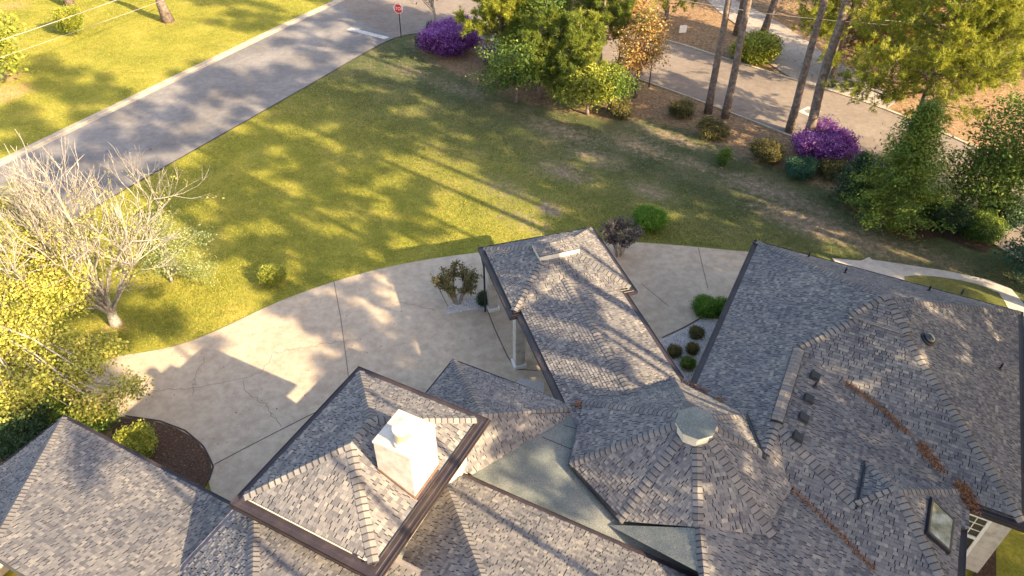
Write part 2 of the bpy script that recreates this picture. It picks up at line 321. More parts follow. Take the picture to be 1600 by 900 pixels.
def resample(pts, n):
    P = np.array(pts, float); d = np.r_[0, np.cumsum(np.linalg.norm(np.diff(P, axis=0), axis=1))]
    s_ = np.linspace(0, d[-1], n); return np.stack([np.interp(s_, d, P[:, k]) for k in range(3)], -1)
def smooth_line(pts, it=2):
    P = [np.array(q, float) for q in pts]
    for _ in range(it):
        Q = [P[0]]
        for a_, b_ in zip(P[:-1], P[1:]): Q += [a_*.75+b_*.25, a_*.25+b_*.75]
        P = Q+[P[-1]]
    return P
def band(name, A, B, z, mat, n=80, kind='structure', parent=None):
    A = resample(A, n); B = resample(B, n); m = MB()
    for i in range(n-1):
        q = [A[i], B[i], B[i+1], A[i+1]]; m.poly([(a_[0], a_[1], z) for a_ in q])
    o = m.build(name, mat, parent)
    if kind: tag(o, kind=kind)
    return o
def sheet(name, pts, z, mat, kind='structure', parent=None, thick=0):
    m = MB(); P = [(float(q[0]), float(q[1]), z) for q in pts]
    if thick: m.hexa([(x, y, z-thick) for x, y, _ in P], P)
    else: m.poly(P)
    o = m.build(name, mat, parent)
    if kind: tag(o, kind=kind)
    # triangulate the n-gon cleanly
    import bmesh
    bm = bmesh.new(); bm.from_mesh(o.data); bmesh.ops.triangulate(bm, faces=bm.faces[:]); bmesh.ops.recalc_face_normals(bm, faces=bm.faces[:]); bm.to_mesh(o.data); bm.free()
    return o
def curb(name, line, width=.18, h=.12, mat=None, side=1, z0=0.0, label=None):
    P = smooth_line([(q[0], q[1], 0) for q in line], 2); m = MB(); L = []
    for i, p_ in enumerate(P):
        d = nrm(P[min(i+1, len(P)-1)]-P[max(i-1, 0)]); L.append(np.array([-d[1], d[0], 0])*side)
    for i in range(len(P)-1):
        a, b2 = P[i], P[i+1]; n1_, n2_ = L[i]*width, L[i+1]*width
        if np.linalg.norm(b2-a) < 1e-4: continue
        m.hexa([a+[0, 0, z0-.1], b2+[0, 0, z0-.1], b2+n2_+[0, 0, z0-.1], a+n1_+[0, 0, z0-.1]], [a+[0, 0, z0+h], b2+[0, 0, z0+h], b2+n2_+[0, 0, z0+h], a+n1_+[0, 0, z0+h]])
    o = m.build(name, mat or M_curb); tag(o, kind='structure'); return o
r1l, r1r = pxpoly(R1_left), pxpoly(R1_right); r2n, r2f = smooth_line(pxpoly(R2_near), 2), smooth_line(pxpoly(R2_far), 2)
e = nrm(r1l[-1]-r1l[-2])
band('road', r1l+[r1l[-1]+e*6], r1r[:-1]+[r1r[-1], r1r[-1]+e*16], .032, M_asph, 60)
ext = nrm(r2f[0]-r2f[3]); r2f_ = [r2f[0]+np.array([-90, 10, 0])]+r2f+[r2f[-1]+np.array([60, -30, 0])]; r2n_ = [r2n[0]+np.array([-9, 6.5, 0])]+r2n+[r2n[-1]+np.array([60, -30, 0])]
P_ = [q for q in [at(540, -6), at(600, 30), at(618, 59)]]
sheet('cross_road', [(q[0], q[1]) for q in r2n_[1:]]+[(q[0], q[1]) for q in r2f_[::-1][:-1]]+[tuple(at(540, -30)[:2]), tuple(at(525, 3)[:2]), tuple(at(575, 40)[:2])], .036, M_asph2)
curb('curb', r1l, .42, .10, side=1)
curb('curb', r2f[2:], .2, .10, side=1); curb('curb', r2n[8:], .12, .06, side=-1)
band('asphalt_edge_seam', [q+np.array([0, 0, 0]) for q in r1r], [q+np.array([.09, -.06, 0]) for q in r1r], .037, M_seam, 50)
# gutter pan between the curb and the asphalt
band('curb_gutter', [q+np.array([.0, .0, 0]) for q in r1l], [q+np.array([.30, -.16, 0]) for q in r1l], .037, M_curb, 50)
sheet('stop_line', pxpoly([(541, 47), (549, 44), (609, 59), (601, 62)]), .041, M_paint)
sq_ = pxpoly([(1247, 175), (1262, 167), (1283, 175), (1268, 184)]); sheet('painted_square', sq_, .041, M_paint)
cm = sum(sq_)/4; m = MB(); m.poly([(cm[0]+.33*math.cos(k*.3927), cm[1]+.33*math.sin(k*.3927), .045) for k in range(16)]); tag(m.build('manhole_cover', M_asph2), kind='structure')
# far side drives
sheet('far_driveway', pxpoly([(1212, 90), (1196, 96), (1239, 124), (1299, 142), (1386, 171), (1400, 160), (1360, 120), (1300, 95), (1270, 70), (1225, 40), (1180, 15), (1150, 2), (1135, -20), (1060, -60), (1010, -60), (1090, -12), (1125, 20), (1180, 60), (1222, 78)]), .026, M_walkd)
sheet('far_driveway', pxpoly([(1500, 96), (1560, 78), (1700, 62), (1760, 90), (1600, 105), (1520, 110)]), .026, M_walkd)
# driveway
drv_top = [(130, 575), (185, 557), (222, 552), (262, 545), (300, 534), (352, 512), (400, 488), (455, 464), (530, 438), (600, 419), (680, 404), (745, 396), (830, 384), (920, 378), (990, 379), (1070, 385), (1160, 394), (1260, 402)]
drv_bot = [(1240, 470), (1140, 482), (1098, 497), (1070, 513), (1034, 530), (980, 610), (860, 660), (600, 800), (480, 880), (380, 830), (330, 770), (326, 750), (333, 730), (318, 700), (290, 676), (250, 660), (196, 651), (150, 656), (100, 690)]
drive = sheet('driveway', [q[:2] for q in smooth_line(pxpoly(drv_top), 2)]+[q[:2] for q in smooth_line(pxpoly(drv_bot), 1)], .045, M_conc, thick=.12)
def ribbon(m, pts, w, z, jit=0, n=1, tone=.5):
    P = resample([at(x, y) for x, y in pts], max(2, int(n)));
    if jit: P[1:-1, :2] += rng.normal(size=(len(P)-2, 2))*jit
    for i in range(len(P)-1):
        d = nrm(P[i+1]-P[i]); nn = np.array([-d[1], d[0], 0])*w/2
        m.poly([np.r_[(P[i]-nn)[:2], z], np.r_[(P[i+1]-nn)[:2], z], np.r_[(P[i+1]+nn)[:2], z], np.r_[(P[i]+nn)[:2], z]])
def strip(name, pts, w, z, mat, parent, jit=0, n=2):
    m = MB(); ribbon(m, pts, w, z, jit, n); return m.build(name, mat, parent)
for pts in ([(522, 441), (533, 500), (541, 560), (546, 600)], [(335, 727), (405, 690), (482, 651), (560, 612)], [(757, 474), (775, 520), (795, 562), (800, 578), (840, 580)], [(1091, 388), (1098, 420), (1106, 452)], [(235, 590), (222, 612)], [(684, 448), (700, 480)], [(1003, 445), (1045, 480)]):
    strip('expansion_joint', pts, .045, .049, M_seam if pts[0][0] in (335, 757) else M_crack, drive, 0, 2+len(pts))
for pts in ([(228, 612), (300, 608), (345, 600), (372, 594), (410, 583), (425, 555)], [(380, 596), (382, 612), (398, 622), (415, 632), (425, 650), (440, 668)], [(430, 553), (470, 545), (500, 540), (545, 532)], [(620, 472), (650, 478), (680, 486)], [(300, 620), (306, 590), (320, 560)]):
    strip('crack', pts, .022, .0495, M_crack, drive, .05, 26)
for pts in ([(190, 262), (240, 235), (285, 212), (330, 188), (345, 170), (370, 158), (400, 142)], [(330, 120), (380, 128), (430, 140), (470, 132)], [(330, 147), (370, 155), (385, 150), (410, 132)], [(225, 240), (300, 200)], [(500, 80), (560, 30)], [(455, 95), (520, 62)]):
    tag(strip('road_crack', pts, .05, .0365, M_crack, None, .10, 24), kind='structure')
# beds
gb = sheet('gravel_bed', pxpoly([(694, 484), (716, 473), (742, 462), (768, 470), (768, 484), (730, 486), (700, 492)]), .052, M_gravel, thick=.03)
sheet('gravel_bed', pxpoly([(1034, 531), (1070, 514), (1099, 498), (1125, 500), (1160, 520), (1110, 640), (1040, 640), (1000, 580)]), .052, M_gravel, thick=.03)
sheet('gravel_bed', pxpoly([(812, 592), (850, 598), (850, 625), (800, 610)]), .052, M_gravel, thick=.03)
mb_pts = smooth_line(pxpoly([(180, 655), (205, 655), (250, 661), (290, 676), (318, 700), (332, 730), (326, 752), (300, 800), (160, 760), (180, 655)]), 2)
sheet('mulch_bed', mb_pts, .056, M_mulch, thick=.05)
m = MB(); ribbon(m, [(196, 651), (250, 659), (290, 674), (319, 699), (334, 730), (327, 752)], .07, .06, 0, 20); tag(m.build('bed_edging', M_lip), kind='structure')
m = MB(); ribbon(m, [(1034, 529), (1070, 512), (1098, 496)], .05, .06, 0, 8); tag(m.build('bed_edging', M_lip), kind='structure')
# path and island on the right
sheet('garden_path', [q[:2] for q in pxpoly([(1300, 404), (1345, 408), (1358, 402), (1362, 406), (1480, 424), (1545, 438), (1580, 452), (1620, 500), (1580, 490), (1560, 458), (1500, 438), (1420, 433), (1400, 460), (1330, 440)])], .03, M_walk)
sheet('lawn_island', [q[:2] for q in smooth_line(pxpoly([(1412, 433), (1440, 430), (1500, 438), (1545, 450), (1572, 470), (1575, 500), (1480, 490), (1420, 460), (1412, 433)]), 2)], .04, M_lawn)
_li = bpy.data.objects['lawn_island'].data; _a = _li.attributes.new('lawn_shade', 'FLOAT', 'POINT'); _a.data.foreach_set('value', [.75]*len(_li.vertices))  # the island takes the painted shade tone too
sheet('mulch_bed', pxpoly([(1470, 960), (1519, 899), (1572, 824), (1556, 860), (1556, 960)]), .03, M_mulch)

def grass(name, label, poly, n, lm, want, exclude=()):
    pts = pxpoly(poly); xs = [q[0] for q in pts]; ys = [q[1] for q in pts]; X = rng.uniform(min(xs), max(xs), n*3); Y = rng.uniform(min(ys), max(ys), n*3); k = pip(X, Y, pts)
    for e_ in exclude: k &= ~pip(X, Y, e_)
    ix = np.clip(np.searchsorted(gx, X), 0, nx-1); iy = np.clip(np.searchsorted(gy, Y), 0, ny-1)
    k &= (rng.random(len(X)) > straw[iy, ix]*1.6) & (rng.random(len(X)) > sand[iy, ix]*1.5)
    lu = lawn_shade[iy, ix]; k &= (rng.random(len(X)) < lu) if want else (rng.random(len(X)) >= lu)
    X, Y = X[k][:n], Y[k][:n]; n = len(X); a = rng.uniform(0, 6.283, n); h_ = rng.uniform(.02, .065, n); w_ = rng.uniform(.012, .028, n); dx, dy = np.cos(a), np.sin(a); lx, ly = rng.normal(size=(2, n))*.05
    V = np.stack([np.stack([X-dx*w_, Y-dy*w_, np.full(n, -.01)], -1), np.stack([X+dx*w_, Y+dy*w_, np.full(n, -.01)], -1), np.stack([X+lx, Y+ly, h_], -1)], 1)
    tag(quads(name, V.reshape(-1, 3), rng.random(n), lm, k=3), label, 'grass', kind='stuff')
L_grs = leafmat('sunny_grass', [(0, (.16, .175, .024)), (.5, (.30, .295, .045)), (1, (.47, .42, .09))], .35)  # sunlit copy of the blade colours
L_grd = leafmat('shade_grass', [(0, (.04, .065, .025)), (.5, (.10, .13, .05)), (1, (.26, .23, .12))], .3)  # shaded copy of the blade colours, the pines' shade painted in
_lp = [(110, 360), (253, 268), (493, 131), (620, 60), (700, 120), (940, 200), (1100, 215), (1290, 300), (1350, 350), (1430, 380), (1600, 440), (1700, 520), (1480, 422), (1160, 390), (990, 377), (880, 372), (745, 394), (600, 416), (455, 461), (300, 532), (215, 550), (60, 560)]
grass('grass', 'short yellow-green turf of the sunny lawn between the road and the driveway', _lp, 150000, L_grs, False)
grass('grass', 'thin turf coloured dark for the shaded lawn under the pines', _lp, 130000, L_grd, True)
grass('grass', 'bright yellow turf of the far lawn across the road', [(0, 254), (413, 54), (520, 4), (560, -30), (0, -30)], 90000, L_grs, False)
# ------------------------------------------------------------------ the house
house = thing('house', W(5, -8, 0), 'sprawling one-storey house with many grey shingled hip roofs, dark gutters and a white stucco chimney', 'house')
FACES = {}; TABS = []; CAPS = []
def clip(poly, cv):
    out = poly
    for i in range(len(cv)):
        a, b_ = cv[i], cv[(i+1) % len(cv)]; ex, ey = b_[0]-a[0], b_[1]-a[1]; res = []
        if not out: return out
        for j in range(len(out)):
            p_, q_ = out[j], out[(j+1) % len(out)]
            sp = ex*(p_[1]-a[1])-ey*(p_[0]-a[0]); sq2 = ex*(q_[1]-a[1])-ey*(q_[0]-a[0])
            if sp >= 0: res.append(p_)
            if (sp >= 0) != (sq2 >= 0):
                t = sp/(sp-sq2); res.append((p_[0]+(q_[0]-p_[0])*t, p_[1]+(q_[1]-p_[1])*t))
        out = res
    return out
def slope(key, pieces, eave_dir=None, thick=.10, ex=.115, tabs=True, name='roof_slope', mat=None):
    """pieces: convex outlines (3D points); the first three non-collinear points of the first one fix the plane"""
    P0 = [np.asarray(p_, float) for p_ in pieces[0]]
    n = None
    best = 0
    for i in range(len(P0)):
        c = np.cross(P0[(i+1) % len(P0)]-P0[i], P0[(i+2) % len(P0)]-P0[i])
        if np.linalg.norm(c) > best: best = np.linalg.norm(c); n = c
    n = nrm(n); n = n if n[2] > 0 else -n
    e_ = nrm(np.cross([0, 0, 1], n)); s_ = nrm(np.cross(n, e_)); s_ = s_ if s_[2] > 0 else -s_
    if np.dot(np.cross(e_, s_), n) < 0: e_ = -e_
    O = min((np.asarray(p_, float) for pc in pieces for p_ in pc), key=lambda q: q[2])
    m = MB(); piec2 = []
    for pc in pieces:
        ab = [(float(np.dot(np.asarray(p_)-O, e_)), float(np.dot(np.asarray(p_)-O, s_))) for p_ in pc]
        ar = sum(ab[i][0]*ab[(i+1) % len(ab)][1]-ab[(i+1) % len(ab)][0]*ab[i][1] for i in range(len(ab)))
        if ar < 0: ab = ab[::-1]
        piec2.append(ab)
        top = [O+e_*a+s_*b_ for a, b_ in ab]; m.hexa([q-n*thick for q in top], top)
    o = m.build(name, mat or M_deck, house)
    cen = sum(np.asarray(p_, float) for p_ in P0)/len(P0)
    FACES[key] = (n, cen, o)
    if not tabs: return o
    amin = min(a for ab in piec2 for a, _ in ab); amax = max(a for ab in piec2 for a, _ in ab)
    bmin = min(b_ for ab in piec2 for _, b_ in ab); bmax = max(b_ for ab in piec2 for _, b_ in ab)
    rr = random.Random(hash(key) & 0xffff if False else sum(map(ord, key))*131)
    k = 0; b0 = bmin
    while b0 < bmax:
        a0 = amin-rr.random()*.3; raised = rr.random() < .5; notch = False
        while a0 < amax:
            notch = (not notch) and rr.random() < .34
            wd = .024 if notch else rr.choice((.07, .09, .10, .12, .14, .16, .20)); t0 = rr.random(); tone = (.16+.14*rr.random()) if t0 < .22 else (.34+.2*rr.random()) if t0 < .55 else (.5+.2*rr.random()) if t0 < .88 else (.74+.18*rr.random())
            tone = .5+(tone-.5)*.8; raised = not raised
            hgt = .024 if raised else .013
            if notch: hgt = .005; tone = .0
            rect = [(a0, b0-.004), (a0+wd-.004, b0-.004), (a0+wd-.004, b0+ex), (a0, b0+ex)]
            for ab in piec2:
                cl = clip(rect, ab)
                if len(cl) < 3: continue
                ar = abs(sum(cl[i][0]*cl[(i+1) % len(cl)][1]-cl[(i+1) % len(cl)][0]*cl[i][1] for i in range(len(cl))))/2
                if ar < 2e-4: continue
                full = len(cl) == 4 and ar > wd*ex*.93
                top = [O+e_*a+s_*b_+n*(hgt-(hgt-.003)*max(0, (b_-b0))/ex) for a, b_ in cl]; bot = [O+e_*a+s_*b_+n*.0005 for a, b_ in cl]
                TABS.append((o, bot, top, tone, full))
            a0 += wd
        b0 += ex; k += 1
    return o
def ridge(P, Q, k1, k2, ex=.185, half=.155):
    P = np.asarray(P, float); Q = np.asarray(Q, float)
    if P[2] > Q[2]: P, Q = Q, P
    d = nrm(Q-P); L = np.linalg.norm(Q-P); ws = []
    for k in (k1, k2):
        n, c, o = FACES[k]; w = nrm(np.cross(n, d)); w = w if np.dot(w, c-P) > 0 else -w; ws.append(w)
    up = nrm(FACES[k1][0]+FACES[k2][0]); N = max(1, int(L/ex)); st = L/N
    for i in range(N):
        a = P+d*(i*st-.015); b_ = P+d*((i+1)*st+.02); tone = .3+random.random()*.6
        j = 1+random.uniform(-.05, .05)
        lo, hi = .042, .014
        ring = lambda c, h: [c+ws[0]*half*j+up*h*.9, c+up*(h+.012), c+ws[1]*half*j+up*h*.9]
        CAPS.append((FACES[k1][2], ring(a, lo), ring(b_, hi), [q-up*.03 for q in ring(a, lo)], tone))
# --- main block, wing
def zN(v): return 3.2-.5*v
def zS(v): return 3.2+.5*(v+11.2)
def zW(u): return 3.2+.5*u
def zE(u): return 3.2+.5*(10.85-u)
def z4(u): return 4.78-.25*(u-3.16)
def z5(v): return 4.05+.5*(v+13.45)
def z7(u): return 4.912-.223*u
g = .26
A1, A2_ = W(5.43, -5.43, 5.915), W(5.43, -5.77, 5.915)
slope('north', [[W(g, -g, zN(-g)), W(10.85-g, -g, zN(-g)), A1]])
slope('east', [[W(10.85-g, -g, zE(10.85-g)), W(10.85-g, -11.2+g, zE(10.85-g)), A2_, A1]])
R1 = W(3.16, -8.04, 4.78)
slope('west', [[W(g, -g, zW(g)), A1, A2_, R1, W(g, -8.04, zW(g))][::-1], [W(g, -8.04, zW(g)), R1, W(3.16, -13.45, 4.78), W(g, -13.45, zW(g))]])
slope('south', [[A2_, W(10.85-g, -11.2+g, zS(-11.2+g)), W(8.9, -11.2+g, zS(-11.2+g)), W(3.16, -8.3, zS(-8.3))]])
Rb = W(3.16, -12.01, 4.78)
slope('wing_east', [[R1, W(9.2, -11.08, z4(9.2)), W(9.2, -12, z4(9.2)), W(6.05, -13.45, z4(6.05)), Rb]])
PK = W(6.9, -12.6, 4.475)
slope('wing_south', [[Rb, W(5.98, -13.42, z5(-13.42)), W(5.98, -14.75, z5(-14.75)), W(3.16, -13.5, z5(-13.5))],
                     [W(5.98, -13.42, z5(-13.42)), PK, W(9.2-g, -15.1, z5(-15.1)), W(9.2-g, -16.1, z5(-16.1)), W(5.98, -14.75, z5(-14.75))]])
PW1, PW2 = W(5.98, -11.65, 4.12), W(5.98, -13.42, z5(-13.42)+.03)
slope('peak_west', [[PK, PW1, PW2]])
PNE = W(8.8, -10.8, 3.47)
slope('peak_north', [[PK, PW1, PNE]])
slope('peak_east', [[PK, PNE, W(9.2-g, -11.2, 3.30), W(9.2-g, -15.05, 3.28)]])
slope('rear_east', [[W(3.16, -13.14, z7(3.16)), W(9.2-g, -15.83, z7(9.2)), W(9.2-g, -20, z7(9.2)), W(3.4, -20, z7(3.4)), W(2.0, -16.3, z7(2.0))]])
slope('filler', [[Rb, W(3.02, -13.5, 4.74), W(4.05, -13.6, z5(-13.6)+.02)]])
slope('filler_b', [[W(3.0, -13.3, 4.76), W(3.75, -15.4, 4.16), W(4.15, -13.5, z5(-13.5)+.02)]])
# --- turret
TA = at(1088, 652, 6.05)
TC = [at(912, 627, 3.5), at(1054, 593, 3.5), at(1166, 650, 4.42), at(1190, 708, 4.76), at(1208, 838, 4.12), at(1091, 824, 4.42), at(967, 814, 3.5), at(890, 725, 3.55)]
for i in range(8): slope('turret%d' % i, [[TA, TC[i], TC[(i+1) % 8]]])
for i in range(8): ridge(TC[i], TC[i]+(TA-TC[i])*.9, 'turret%d' % ((i-1) % 8), 'turret%d' % i, half=.15)
# --- tower with chimney
tz = 5.6; tu0, tu1, tv0, tv1 = -9.52, -4.64, -16.56, -22.42; h_ = (tu1-tu0)/2; tm = (tu0+tu1)/2; gt = .29; TZ = lambda d: tz+.5*d
c0, c1, c2, c3 = W(tu0+gt, tv0-gt, TZ(gt)), W(tu1-gt, tv0-gt, TZ(gt)), W(tu1-gt, tv1+gt, TZ(gt)), W(tu0+gt, tv1+gt, TZ(gt))
ra, rb_ = W(tm, tv0-h_, TZ(h_)), W(tm, tv1+h_, TZ(h_))
slope('tower_n', [[c0, c1, ra]]); slope('tower_e', [[c1, c2, rb_, ra]]); slope('tower_s', [[c2, c3, rb_]]); slope('tower_w', [[c3, c0, ra, rb_]])
# --- low roof W beside the tower
wN, wE, wA = W(-8.29+.1, -12.85-.12, 3.26), W(-3.05, -12.9, 3.24), W(-5.3, -15.85, 4.70)
slope('low_n', [[wN, wE, wA]]); slope('low_w', [[wN, wA, W(-5.3, -19, 4.7), W(-8.19, -19, 3.26)]])
wS = at(738, 742, 3.38); slope('low_e', [[wA, at(900, 645, 3.3), wS, W(-5.3, -17.6, 4.2)]])
# --- roof Y in front
yu, yv, yz = -6.1, -17.35, 3.55
slope('front_n', [[W(yu+.1, yv-.22, yz+.11), W(3.2, yv-.22, yz+.11), W(3.2, yv-4.5, yz+2.25), W(yu+4.5, yv-4.5, yz+2.25)]])
slope('front_w', [[W(yu+.1, yv-.16, yz+.06), W(yu+4.5, yv-4.5, yz+2.25), W(yu+4.5, yv-8.5, yz+2.25), W(yu+.1, yv-8.5, yz+.06)]])
# --- roof X under the tower's south-west corner
xz = 4.55; xp = .40; xc = None
for k in range(200):
    vv = -22.4+k*.02; uu = -10.03; P1 = W(uu, vv, xz); t_ = None
    for s2 in np.linspace(0, 3, 61):
        q = px(W(uu+s2, vv-s2, xz+xp*s2))
        if q[1] > 813: t_ = q; break
    if t_ is not None and t_[0] >= 397: xc = vv; break
xu, xv = -10.03, xc if xc else -21.3
slope('side_w', [[W(xu+.2, xv-.2, xz+.08), W(xu+4, xv-4, xz+4*xp), W(xu+4, xv-6.6, xz+4*xp), W(xu+.2, xv-6.6, xz+.08)]])
slope('side_n', [[W(xu+.2, xv-.2, xz+.08), W(xu+6.5, xv-.2, xz+.08), W(xu+6.5, xv-4, xz+4*xp), W(xu+4, xv-4, xz+4*xp)]])
# --- garage roof at the lower left
lu, lv = -18.9, -21.4
slope('garage_n', [[W(lu+.16, lv-.16, 3.28), W(-9.2, lv-.16, 3.28), W(-9.2, lv-5, 5.7), W(lu+5, lv-5, 5.7)]])
slope('garage_w', [[W(lu+.16, lv-.16, 3.28), W(lu+5, lv-5, 5.7), W(lu+5, lv-8, 5.7), W(lu+.16, lv-8, 3.28)]])
# --- porte-cochere
pz = 3.3; gp = .24
def PZ(d): return pz+.5*d
pA, pB, pC, pE = WP(gp, -gp, PZ(gp)), WP(5.57-gp, -gp, PZ(gp)), WP(5.57-gp, -4.94+gp, PZ(gp)), WP(gp, -4.94+gp, PZ(gp))
pr1, pr2 = WP(2.47, -2.47, PZ(2.47)), WP(3.10, -2.47, PZ(2.47))
slope('canopy_n', [[pA, pB, pr2, pr1]]); slope('canopy_e', [[pB, pC, pr2]]); slope('canopy_s', [[pC, pE, pr1, pr2]]); slope('canopy_w', [[pE, pA, pr1]])
n0, n1_, nm = .3, 5.12, 2.71
zr = 3.9
for _k in range(60):
    _z = 3.4+_k*.02; _p = at(881, 436, _z)-WP(0, 0, 0); _v = float(_p @ PV)
    if 3.3+.5*(_v+4.94) >= _z: zr = _z; ve = _v
    else: break
zr = max(zr, 3.85); ve = -4.94+(zr-3.3)*2+.25
_zg = pz+(zr-pz)*gp/2.41
slope('link_w', [[WP(n0+gp, -4.6, _zg), WP(nm, ve, zr), WP(nm, -10.75, zr), WP(n0+gp, -11.2, _zg)]])
slope('link_e', [[WP(n1_-gp, -4.6, _zg), WP(nm, ve, zr), WP(nm, -10.75, zr), WP(n1_-gp, -10.6, _zg)]])
print('link', zr, ve, xv)
# --- ridges and hips
ridge(W(.2, -.2, 3.3), A1, 'north', 'west'); ridge(W(10.65, -.2, 3.3), A1, 'north', 'east'); ridge(A1, A2_, 'west', 'east')
ridge(W(10.65, -11.0, 3.3), A2_, 'east', 'south', half=.17); ridge(R1, A2_, 'west', 'south', half=.17)
ridge(Rb+(W(3.1, -13.3, 4.76)-Rb), Rb, 'west', 'wing_east', half=.17)
ridge(W(5.98, -13.42, 4.1), Rb, 'wing_east', 'wing_south', half=.17)
ridge(PW1, PK, 'peak_west', 'peak_north'); ridge(PW2, PK, 'peak_west', 'wing_south'); ridge(PNE, PK, 'peak_north', 'peak_east'); ridge(W(9.05, -15.0, 3.33), PK, 'peak_east', 'wing_south', half=.17)
ridge(W(2.0, -16.3, z7(2)), W(2.55, -17.7, z7(2.55)), 'rear_east', 'turret5'); ridge(W(2.55, -17.7, z7(2.55)), W(3.3, -19.4, z7(3.3)), 'rear_east', 'turret5')
ridge(c0, ra, 'tower_n', 'tower_w', half=.16); ridge(c1, ra, 'tower_n', 'tower_e', half=.16); ridge(c2, rb_, 'tower_e', 'tower_s', half=.16); ridge(c3, rb_, 'tower_s', 'tower_w', half=.16); ridge(ra, rb_, 'tower_e', 'tower_w', half=.16)
ridge(wN, wA, 'low_n', 'low_w'); ridge(wE, wA, 'low_n', 'low_e')
ridge(W(yu+.1, yv-.16, yz+.08), W(yu+4.5, yv-4.5, yz+2.25), 'front_n', 'front_w', half=.16)
ridge(W(xu+.2, xv-.2, xz+.08), W(xu+4, xv-4, xz+4*xp), 'side_w', 'side_n', half=.16)
ridge(W(lu+.16, lv-.16, 3.28), W(lu+5, lv-5, 5.7), 'garage_n', 'garage_w', half=.16)
ridge(pA, pr1, 'canopy_n', 'canopy_w'); ridge(pB, pr2, 'canopy_n', 'canopy_e'); ridge(pC, pr2, 'canopy_e', 'canopy_s'); ridge(pE, pr1, 'canopy_s', 'canopy_w')
ridge(WP(nm, -10.7, zr), WP(nm, ve-.1, zr-.0001), 'link_w', 'link_e')
# --- shingle objects: the nearest ones singly, the rest joined per slope
def seen(q):
    x, y = px(q); return 4 < x < 1596 and 4 < y < 896
def cdist(q): return float(np.linalg.norm(np.asarray(q)-[0, 0, CAMH]))
cand = sorted([i for i, t in enumerate(TABS) if t[4] and seen(t[2][0]) and abs(np.linalg.norm(t[2][1]-t[2][0])) > .12], key=lambda i: cdist(TABS[i][2][0]))
solo = set(cand[:280]); rest = {}
def tabmesh(m, t):
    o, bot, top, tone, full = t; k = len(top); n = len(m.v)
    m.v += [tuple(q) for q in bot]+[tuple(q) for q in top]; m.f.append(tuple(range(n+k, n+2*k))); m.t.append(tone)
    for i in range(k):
        j = (i+1) % k; m.f.append((n+i, n+j, n+k+j, n+k+i)); m.t.append(0)  # side faces in the darkest tone: course shadow lines put into the colour
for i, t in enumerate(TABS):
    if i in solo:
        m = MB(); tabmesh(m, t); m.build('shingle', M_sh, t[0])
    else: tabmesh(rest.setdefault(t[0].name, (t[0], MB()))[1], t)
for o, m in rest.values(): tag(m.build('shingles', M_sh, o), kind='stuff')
ck = sorted(range(len(CAPS)), key=lambda i: cdist(CAPS[i][1][1])+(0 if seen(CAPS[i][1][1]) else 1000)); solo = set(ck[:280]); rest = {}
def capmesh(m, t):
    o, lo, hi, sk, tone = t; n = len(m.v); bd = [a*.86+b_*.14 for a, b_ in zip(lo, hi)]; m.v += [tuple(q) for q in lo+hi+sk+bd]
    for f, tt in (((9, 10, 4, 3), tone), ((10, 11, 5, 4), tone), ((0, 1, 10, 9), 0), ((1, 2, 11, 10), 0), ((6, 7, 1, 0), 0), ((7, 8, 2, 1), 0)): m.f.append(tuple(n+q for q in f)); m.t.append(tt)  # dark low-edge band and skirt: printed shadow line, with shade painted in
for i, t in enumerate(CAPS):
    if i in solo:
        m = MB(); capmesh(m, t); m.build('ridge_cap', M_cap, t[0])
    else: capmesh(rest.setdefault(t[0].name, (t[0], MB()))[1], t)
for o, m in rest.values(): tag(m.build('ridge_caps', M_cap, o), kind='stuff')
# --- flat membrane roofs
fl = MB(); fp = [at(912, 622, 3.34), W(-3.3, -12.7, 3.34), wS+[0, 0, -.04], W(-5.05, -17.2, 3.34), W(3.2, yv-.02, 3.34), W(3.4, -14.5, 3.34)]
fp = [np.r_[q[:2], 3.34] for q in fp]; fl.hexa([q-[0, 0, .3] for q in fp], fp); fl.build('flat_roof', M_felt, house)
q1, q2, q3, q4 = at(950, 820, 3.36), at(1091, 825, 4.41), W(2.55, -17.75, z7(2.55)), W(.6, -17.25, 3.38)
m = MB(); m.poly([q1, q3, q2]); m.build('flat_roof_cricket', M_felt, house)
m = MB(); m.poly([at(651, 817, 4.5), at(634, 856, 4.42), at(616, 912, 4.4), at(585, 912, 4.6)]); m.build('flat_roof_cricket', M_felt, house)
def roofseam(a, b_, w=.035, z=3.345):
    d = nrm(b_-a); nn = np.array([-d[1], d[0], 0])*w/2; m = MB(); m.poly([np.r_[(q)[:2], z] for q in (a-nn, b_-nn, b_+nn, a+nn)]); m.build('membrane_seam', M_deck, house)
roofseam(at(847, 683, 3.34), at(893, 702, 3.34)); roofseam(at(880, 664, 3.34), at(900, 670, 3.34))
